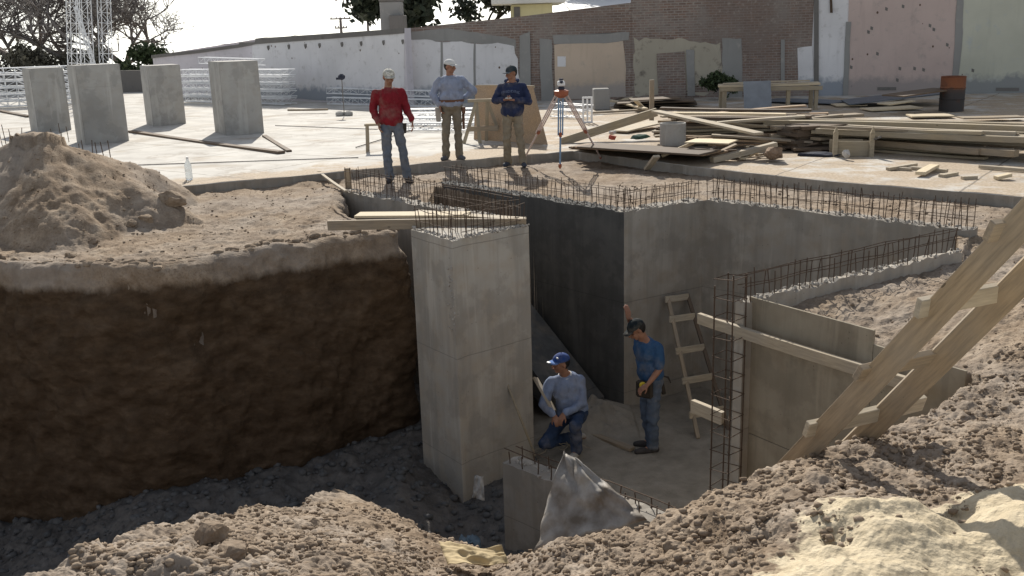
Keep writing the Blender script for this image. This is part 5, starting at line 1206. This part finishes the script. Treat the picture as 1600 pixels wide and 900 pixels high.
def person(label,loc,rz,J,head=(0,0,0),shirt=None,trouser=None,shoe=None,cap=None,sleeve='long',belt=None,hands=None,build=1.,loose=.0,shirt_name='shirt',collar=None,hem=.0,brim_mat=None,shoe_z=0.):
    """head=(yaw,pitch,roll) degrees; J joints in local space"""
    t=empty('person',Vector(loc)-Vector((0,0,.012)),R(rz)); tag(t,label,'person')
    J={k:V(v) for k,v in J.items()}; b_=build
    up=(J['neck']-J['pel']).normalized(); sx=(J['shL']-J['shR']).normalized(); sy=up.cross(sx).normalized(); sx=sy.cross(up).normalized(); TM=Matrix((sx,sy,up)).transposed()
    hx=(J['hipL']-J['hipR']).normalized(); hz_=V((0,0,1)); hy=hz_.cross(hx).normalized(); hz_=hx.cross(hy); PM=Matrix((hx,hy,hz_)).transposed()
    HM=(Matrix.Rotation(R(head[0]),3,'Z')@Matrix.Rotation(R(head[2]),3,'Y')@Matrix.Rotation(R(head[1]),3,'X'))
    hc=J['head']; Hp=lambda x,y,z: hc+HM@V((x,y,z))
    tl=(J['neck']-J['pel']).length
    chest=J['pel'].lerp(J['neck'],.68); belly=J['pel'].lerp(J['neck'],.30)
    # body ---------------------------------------------------------------
    bm=bmesh.new()
    ell(bm,Hp(0,.012,.025),(.074,.092,.090),HM); ell(bm,Hp(0,-.022,-.040),(.056,.066,.074),HM); ell(bm,Hp(0,-.052,-.088),(.030,.026,.024),HM)
    capsule(bm,Hp(0,-.092,.012),Hp(0,-.112,-.028),.010,.0155); ell(bm,Hp(0,-.084,.030),(.052,.014,.011),HM)
    for s in (-1,1): ell(bm,Hp(s*.075,.012,-.008),(.012,.021,.032),HM); ell(bm,Hp(s*.040,-.066,-.028),(.022,.018,.022),HM)
    ell(bm,Hp(0,-.092,-.056),(.022,.012,.011),HM)
    capsule(bm,J['neck']-up*.04,Hp(0,.015,-.06),.060,.054)
    ell(bm,chest,(.145*b_,.085*b_,.19),TM); ell(bm,belly,(.13*b_,.085*b_,.15),TM); ell(bm,J['pel'],(.135,.09,.11),PM)
    for S in 'LR':
        sh,el,wr=J['sh'+S],J['el'+S],J['wr'+S]
        capsule(bm,J['neck'].lerp(sh,.5)-up*.03,sh,.05,.046); capsule(bm,sh,el,.044,.034); capsule(bm,el,el.lerp(wr,.35),.036,.037); capsule(bm,el.lerp(wr,.35),wr,.037,.024)
        capsule(bm,J['hip'+S],J['kn'+S],.07,.045); capsule(bm,J['kn'+S],J['an'+S],.046,.032); capsule(bm,J['an'+S],J['toe'+S],.03,.022)
        h=hands[S]; hand(bm,wr,h[0],h[1],h[2],h[3] if len(h)>3 else (1 if S=='L' else -1))
    body=solid('body',bm,.0062,M['skin'],t,4)
    # face details
    for s in (-1,1):
        bm=bmesh.new(); ell(bm,Hp(s*.031,-.078,.006),(.013,.0095,.0075),HM,12); e=bmobj('eye',bm,M['eye'],t,True)
        bm=bmesh.new(); ell(bm,Hp(s*.031,-.0865,.006),(.006,.003,.006),HM,10); bmobj('iris',bm,M['iris'],e,True)
        bm=bmesh.new(); capsule(bm,Hp(s*.016,-.094,.026),Hp(s*.048,-.083,.024),.004,.003,8); bmobj('eyebrow',bm,M['hair'],t,True)
    bm=bmesh.new(); ell(bm,Hp(0,-.099,-.057),(.021,.006,.0055),HM,12); bmobj('mouth',bm,M['lips'],t,True)
    # hair: shell around the back and sides
    bm=bmesh.new(); ell(bm,V((0,.020,.015)),(.083,.094,.098),None,24)
    bmesh.ops.bisect_plane(bm,geom=bm.verts[:]+bm.edges[:]+bm.faces[:],plane_co=(0,.022,0),plane_no=(0,-1,-.25),clear_outer=True)
    bmesh.ops.bisect_plane(bm,geom=bm.verts[:]+bm.edges[:]+bm.faces[:],plane_co=(0,0,-.066),plane_no=(0,-.1,-1),clear_outer=True)
    bmesh.ops.holes_fill(bm,edges=[e for e in bm.edges if e.is_boundary])
    for v in bm.verts: v.co=Hp(*v.co)+V((noise.noise(v.co*60)*.003,)*3)
    bmobj('hair',bm,M['hair'],t,True)
    # cap ------------------------------------------------------------------
    if cap:
        bm=bmesh.new(); ell(bm,V((0,.008,.038)),(.090,.106,.088),None,24)
        bmesh.ops.bisect_plane(bm,geom=bm.verts[:]+bm.edges[:]+bm.faces[:],plane_co=(0,0,.036),plane_no=(0,.12,-1),clear_outer=True)
        bmesh.ops.holes_fill(bm,edges=[e for e in bm.edges if e.is_boundary])
        for v in bm.verts: v.co=Hp(*v.co)
        cp=bmobj('cap',bm,cap,t,True)
        bm=bmesh.new(); n=14; top=[];bot=[]
        for i in range(n+1):
            a=math.pi*(i/n); x=math.cos(a)*.078; o_=-.082-.078*math.sin(a)**.7; zz=.040-.012*abs(math.cos(a))**2*1.4-.010*math.sin(a)
            inn=(x*.98,-.045-.045*math.sin(a),.044-.006*abs(math.cos(a)))
            top.append((bm.verts.new(Hp(*inn)),bm.verts.new(Hp(x,o_,zz)))); bot.append((bm.verts.new(Hp(inn[0],inn[1],inn[2]-.006)),bm.verts.new(Hp(x,o_,zz-.005))))
        for i in range(n):
            bm.faces.new((top[i][0],top[i+1][0],top[i+1][1],top[i][1])); bm.faces.new((bot[i][0],bot[i][1],bot[i+1][1],bot[i+1][0])); bm.faces.new((top[i][1],top[i+1][1],bot[i+1][1],bot[i][1])); bm.faces.new((top[i][0],bot[i][0],bot[i+1][0],top[i+1][0]))
        bmobj('brim',bm,brim_mat or cap,cp,True)
        bm=bmesh.new(); ell(bm,Hp(0,.008,.127),(.008,.008,.005),HM,8); bmobj('button',bm,cap,cp,True)
    # shirt ------------------------------------------------------------------
    bm=bmesh.new(); lo=loose
    ell(bm,chest-up*.02,((.168+lo)*b_,(.112+lo*.7)*b_,.19),TM); ell(bm,belly,((.158+lo)*b_,(.118+lo)*b_,.18),TM); ell(bm,J['pel']+up*.04,((.166+lo)*b_,(.126+lo)*b_,.10+hem),TM)
    for S in 'LR':
        sh,el,wr=J['sh'+S],J['el'+S],J['wr'+S]
        capsule(bm,J['neck'].lerp(sh,.25)-up*.05,sh-up*.005,.062,.058+lo*.4); 
        if sleeve=='long': capsule(bm,sh,el,.060+lo*.4,.050+lo*.4); capsule(bm,el,wr-(wr-el).normalized()*.035,.053+lo*.4,.038+lo*.3)
        else: capsule(bm,sh,sh.lerp(el,.80),.064,.058)
    capsule(bm,J['neck']-up*.075,J['neck']-up*.05,.078,.068)
    sh_o=solid(shirt_name,bm,.011,shirt,t,5,.022,7.5,hash(label)%17,(1,1,.8))
    if collar:
        bm=bmesh.new(); q=TM; n=20; c0=J['neck']-up*.010; ring=[]
        for zz,r in ((-.045,.098),(.006,.080),(.010,.070),(-.03,.078)):
            ring.append([bm.verts.new(c0+q@V((math.cos(2*math.pi*i/n)*r,math.sin(2*math.pi*i/n)*r-.004,zz-(.035 if math.sin(2*math.pi*i/n)<-.7 else 0)))) for i in range(n)])
        for a,b in zip(ring,ring[1:]+ring[:1]):
            for i in range(n): bm.faces.new((a[i],a[(i+1)%n],b[(i+1)%n],b[i]))
        bmobj('collar',bm,collar,sh_o,True)
    # trousers ----------------------------------------------------------------
    bm=bmesh.new(); ell(bm,J['pel']+V((0,0,.0)),(.160*b_,.114*b_,.12),PM); ell(bm,J['pel']+hz_*-.07+hy*.02,(.150,.112,.09),PM)
    for S in 'LR':
        hp,kn,an=J['hip'+S],J['kn'+S],J['an'+S]
        capsule(bm,hp,kn,.086,.066); capsule(bm,kn,an+(kn-an).normalized()*.02,.067,.062); capsule(bm,an+(kn-an).normalized()*.10,an+(kn-an).normalized()*.012,.064,.066); 
    tr=solid('trousers',bm,.011,trouser,t,5,.022,7.,hash(label)%13+3,(1,1,1.3))
    if belt:
        bm=bmesh.new(); n=28; c0=J['pel']+up*.075; 
        rg=[[bm.verts.new(c0+TM@V((math.cos(2*math.pi*i/n)*r*b_,math.sin(2*math.pi*i/n)*(r-.042)*b_,zz))) for i in range(n)] for zz,r in ((-.02,.186),(.02,.186),(.02,.168),(-.02,.168))]
        for a,b in zip(rg,rg[1:]+rg[:1]):
            for i in range(n): bm.faces.new((a[i],a[(i+1)%n],b[(i+1)%n],b[i]))
        bmobj('belt',bm,belt,tr,True)
    for S in 'LR':
        an,toe=J['an'+S],J['toe'+S]; bm=bmesh.new(); d=(toe-an); f=V((d.x,d.y,0 if abs(d.z)<d.length*.8 else d.z)).normalized(); dn=J.get('dn'+S,V((0,0,-1)))
        heel=an-f*.045+dn*.038; ball=heel+f*.17; tip=heel+f*.235
        capsule(bm,an-dn*.02,an+dn*.01,.047,.05); capsule(bm,heel,ball,.042,.044); capsule(bm,ball,tip,.044,.034)
        so=solid('shoe',bm,.009,shoe,t,3)
        for v in so.data.vertices:
            h_=(v.co-heel).dot(dn)
            if h_>.040: v.co-=dn*(h_-.040)
    return t,J,TM,PM,HM
def stand(**k):
    J=dict(pel=(0,0,.95),neck=(0,.01,1.455),head=(0,-.01,1.60),shL=(.175,0,1.365),elL=(.245,.02,1.12),wrL=(.27,-.04,.88),shR=(-.175,0,1.365),elR=(-.245,.02,1.12),wrR=(-.27,-.04,.88),
        hipL=(.085,0,.90),knL=(.10,-.02,.49),anL=(.115,.03,.085),toeL=(.14,-.14,.04),hipR=(-.085,0,.90),knR=(-.10,-.02,.49),anR=(-.115,.03,.085),toeR=(-.14,-.14,.04))
    J.update(k); return J
def placed(u,v,z): return A(u,v,z)
fab=fabric
leather=m_var('brown_leather',(.16,.08,.05),.25,12,.7,.3,.003); dleather=m_var('dark_leather',(.035,.028,.022),.3,12,.7,.3,.003)
boot=m_var('dark_boot',(.05,.045,.045),.3,14,.8,.3,.003)
def pouch(t,c,s,mat,name='tool_pouch',rot=0):
    bm=bmesh.new(); box(bm,(0,0,0),s,bev=.012); 
    for v in bm.verts: 
        if v.co.z<0: v.co.x*=.8
    o=bmobj(name,bm,mat,t); o.location=c; o.rotation_euler=(0,0,rot)
    return o
# man in red
camo=NT('mottled_cap'); vv=camo.coord('Object'); camo_m=camo.out(camo.ramp(camo.noise(vv,22,3),[(.40,(.55,.53,.47)),(.5,(.30,.29,.24)),(.6,(.62,.60,.55))]),.9)
p=placed(617,286,-.14)
t,J,TM,PM,HM=person('man in a red sweater and mottled pale cap standing left of two others',p,4,
  stand(neck=(-.02,.0,1.455),head=(.0,-.02,1.60),shL=(.175,0,1.365),shR=(-.205,0,1.36),elL=(.235,.03,1.14),wrL=(.315,-.10,.945),elR=(-.27,.04,1.12),wrR=(-.19,-.08,.93),
   hipL=(.085,0,.90),knL=(.15,-.03,.50),anL=(.20,.02,.085),toeL=(.25,-.13,.04),hipR=(-.085,0,.90),knR=(-.09,-.03,.49),anR=(-.075,.05,.085),toeR=(-.09,-.12,.04)),
  head=(14,14,2),shirt=fab('red_wool',(.20,.018,.026)),trouser=fab('greyblue_denim',(.125,.145,.18)),shoe=boot,cap=camo_m,collar=fab('grey_collar',(.42,.42,.40)),build=1.03,loose=.012,shirt_name='sweater',hem=.03,
  hands={'L':((.12,-.25,-.95),(-1,0,0),.35),'R':((.1,-.3,-.9),(1,0,0),.45)})
pouch(t,V((.19,.02,.84)),(.07,.12,.15),dleather); t.scale=(1.04,1.04,1.04)
# man in pale blue shirt
p=placed(709,249,0)
t,J,TM,PM,HM=person('man in pale blue shirt and white cap standing with hands on hips',p,6,
  stand(shL=(.195,.0,1.365),shR=(-.195,0,1.365),elL=(.40,.08,1.17),wrL=(.20,.09,1.04),elR=(-.31,.05,1.13),wrR=(-.20,-.06,.94),hipL=(.085,0,.90),knL=(.095,-.02,.49),anL=(.10,.03,.085),toeL=(.16,-.12,.04),knR=(-.115,-.02,.49),anR=(-.13,.03,.085),toeR=(-.19,-.11,.04)),
  head=(52,4,0),shirt=fab('pale_blue_cotton',(.27,.31,.41)),trouser=fab('khaki_cotton',(.19,.165,.125)),shoe=m_var('grey_shoe',(.12,.12,.13),.2,12,.8,.2,.002),cap=fab('white_cap',(.62,.62,.60),.05),collar=fab('pale_blue_collar',(.30,.34,.44)),build=1.18,belt=leather,loose=.018,
  hands={'L':((-.75,.1,-.55),(0,-1,0),.35),'R':((.15,-.2,-.95),(1,0,0),.55)})
pouch(t,V((-.235,.0,.80)),(.10,.12,.24),fab('canvas_pouch',(.40,.37,.33)),'holster'); pouch(t,V((.205,.02,.85)),(.07,.10,.12),leather); pouch(t,V((.20,.04,.66)),(.05,.05,.26),leather,'tool_loop')
# man in navy hoodie
p=placed(803,260,-.13)
t,J,TM,PM,HM=person('man in a navy hoodie and dark cap standing by the tripod, hands at chest',p,-6,
  stand(shL=(.185,.0,1.36),shR=(-.185,0,1.36),elL=(.29,.0,1.12),wrL=(.055,-.235,1.165),elR=(-.29,-.02,1.14),wrR=(-.115,-.245,1.17),hipL=(.085,0,.90),knL=(.12,-.02,.49),anL=(.165,.0,.085),toeL=(.20,-.16,.04),knR=(-.105,-.02,.49),anR=(-.11,.10,.085),toeR=(-.15,-.06,.04)),
  head=(-48,10,0),shirt=fab('navy_fleece',(.028,.038,.085)),trouser=fab('sand_cotton',(.24,.205,.15)),shoe=m_var('dark_blue_shoe',(.05,.06,.08),.2,12,.8,.2,.002),cap=fab('dark_cap_cloth',(.022,.035,.045)),brim_mat=fab('dark_brim',(.10,.12,.14)),build=1.13,loose=.02,shirt_name='hoodie',hem=.05,
  hands={'L':((-.95,-.2,.1),(0,-.2,1),.75,1),'R':((.9,-.25,.1),(0,-.2,1),.75,-1)})
hd=fab('navy_fleece_hood',(.035,.052,.115)); bm=bmesh.new(); c=J['neck']; n=12
for i in range(n):
    a=math.pi*(.02+.96*i/(n-1)); b=math.pi*(.02+.96*min(i+1,n-1)/(n-1)); capsule(bm,c+V((math.cos(a)*.10,.02+math.sin(a)*.105,.01+.02*math.sin(a))),c+V((math.cos(b)*.10,.02+math.sin(b)*.105,.01+.02*math.sin(b))),.034,.034,10)
solid('hood',bm,.01,hd,[o for o in kids(t) if o.name.startswith('hoodie')][0],5,.004,14)
# pale arched lettering across the chest (illegible at this distance in the picture)
bm=bmesh.new(); rr=random.Random(5)
for i in range(11):
    a=(i-5)*.029; x=a-.01; z=1.305-abs(i-5)**2*.0011; y=-.158+abs(x)**2*.9
    for q in rr.choice((((-.009,0,.004,.038),(.009,0,.004,.038)),((-.008,0,.005,.038),(0,.017,.02,.005),(0,-.017,.02,.005)),((0,0,.005,.038),(0,.017,.02,.005)),((-.008,0,.005,.036),(.008,0,.005,.036),(0,-.017,.02,.005)))):
        box(bm,(x+q[0],y-.004,z+q[1]),(q[2]*1.2,.004,q[3]*1.05))
bmobj('lettering',bm,fab('faded_print',(.17,.21,.32)),[o for o in kids(t) if o.name.startswith('hoodie')][0])
def phone(lo,label):
    bm=bmesh.new(); box(bm,(0,0,0),(.11,.05,.022),bev=.006); box(bm,(0,0,.013),(.075,.035,.005)); o=bmobj('handset',bm,M['rag'])
    tag(o,label,'handset'); return o
ph=phone(None,'small pale handset held between the hands of the man in the navy hoodie'); ph.matrix_world=Matrix.Translation(t.location)@Matrix.Rotation(R(-6),4,'Z')@Matrix.Translation((-.03,-.285,1.20))
# kneeling man -----------------------------------------------------------------
p=placed(884,700,-2.66); 
J=dict(pel=(.10,.06,.44),neck=(.0,.0,.955),head=(-.045,-.045,1.095),shL=(.17,.02,.86),elL=(.20,-.08,.60),wrL=(-.03,-.26,.555),shR=(-.165,-.05,.86),elR=(-.25,-.12,.62),wrR=(-.14,-.25,.53),
  hipL=(.16,.03,.43),knL=(.07,-.38,.50),anL=(.07,-.26,.085),toeL=(-.02,-.44,.04),hipR=(.02,.08,.42),knR=(-.22,-.22,.10),anR=(.10,.12,.10),toeR=(.24,.20,.05),dnR=(.5,.4,.2))
J=dict(J,knL=(.10,-.33,.45),anL=(.11,-.25,.09),toeL=(.02,-.42,.04),knR=(-.26,-.20,.16))
t,J_,TM,PM,HM=person('man in bright blue cap kneeling on one knee on the pit floor',p,0,J,
  head=(-66,0,0),shirt=fab('washed_blue_cotton',(.20,.25,.37)),trouser=fab('blue_denim',(.035,.058,.115)),shoe=m_var('pale_shoe',(.42,.40,.37),.15,12,.8,.2,.002),cap=fab('bright_blue_cap',(.02,.06,.22)),brim_mat=fab('blue_brim',(.10,.18,.40)),collar=fab('white_tee',(.6,.6,.6)),build=1.08,loose=.012,
  hands={'L':((-.5,-.35,-.75),(0,.3,-1),.5,1),'R':((.35,-.4,-.8),(.3,.3,-1),.6,-1)})
bm=bmesh.new(); ell(bm,J_['head']+HM@V((0,-.155,.036)),(.035,.022,.008),HM,12); bmobj('brim_patch',bm,M['white_steel'],[o for o in kids(t) if o.name.startswith('cap')][0],True)
bm=bmesh.new(); ell(bm,J_['head']+HM@V((.045,-.066,.085)),(.020,.012,.010),HM,10); bmobj('cap_mark',bm,M['white_steel'],[o for o in kids(t) if o.name.startswith('cap')][0],True)
# standing man in the pit --------------------------------------------------------
p=placed(1010,704,-2.66)
J=stand(neck=(-.05,-.02,1.42),head=(-.13,-.07,1.53),shL=(.10,-.13,1.32),shR=(-.06,.14,1.35),elL=(.12,-.17,1.08),wrL=(-.03,-.26,.93),elR=(-.15,.20,1.53),wrR=(-.21,.04,1.63),
  pel=(.05,0,.94),hipL=(.07,-.08,.90),knL=(.06,-.10,.49),anL=(.06,-.06,.085),toeL=(-.12,-.10,.04),hipR=(.04,.08,.90),knR=(.0,.08,.49),anR=(.08,.12,.085),toeR=(-.10,.12,.04))
t,J_,TM,PM,HM=person('man in blue T-shirt standing in the pit, one arm raised against the wall',p,0,J,
  head=(-78,30,0),shirt=fab('blue_jersey',(.035,.085,.18)),trouser=fab('faded_denim',(.085,.11,.155)),shoe=boot,cap=fab('black_cap',(.014,.02,.024)),sleeve='short',build=1.0,loose=.012,hem=.04,
  hands={'L':((-.7,-.2,-.4),(0,.3,-1),.5,1),'R':((-.1,.1,1),(-.6,.8,0),.3,-1)})
ap=[o for o in kids(t) if o.name.startswith('trousers')][0]
bm=bmesh.new(); box(bm,(0,0,0),(.20,.06,.20),bev=.02); o=bmobj('tool_apron',bm,dleather,t); o.location=(-.05,-.16,.84); o.rotation_euler=(0,0,R(-30))
bm=bmesh.new(); box(bm,(0,0,0),(.05,.05,.16),bev=.01); o=bmobj('tool_holster',bm,dleather,t); o.location=(.18,-.02,.80); o.rotation_euler=(0,R(-12),0)
bm=bmesh.new(); tube(bm,[(.17,-.03,.95),(.24,-.03,.93),(.27,-.03,.86)],[.01,.012,.008],8); bmobj('hammer_handle',bm,dleather,t)
bm=bmesh.new(); lathe(bm,[(.001,-.018),(.036,-.018),(.04,-.012),(.04,.012),(.036,.018),(.001,.018)],20,Matrix.Translation((-.075,-.205,.905))@Matrix.Rotation(R(80),4,'X')); o=bmobj('tape_measure',bm,m_var('yellow_plastic',(.62,.46,.04),.08,9,.5,.1),t)
bm=bmesh.new(); lathe(bm,[(.001,-.003),(.014,-.003),(.014,.003),(.001,.003)],14,Matrix.Translation((-.075,-.226,.908))@Matrix.Rotation(R(80),4,'X')); bmobj('tape_hub',bm,M['cloth_dark'],o)
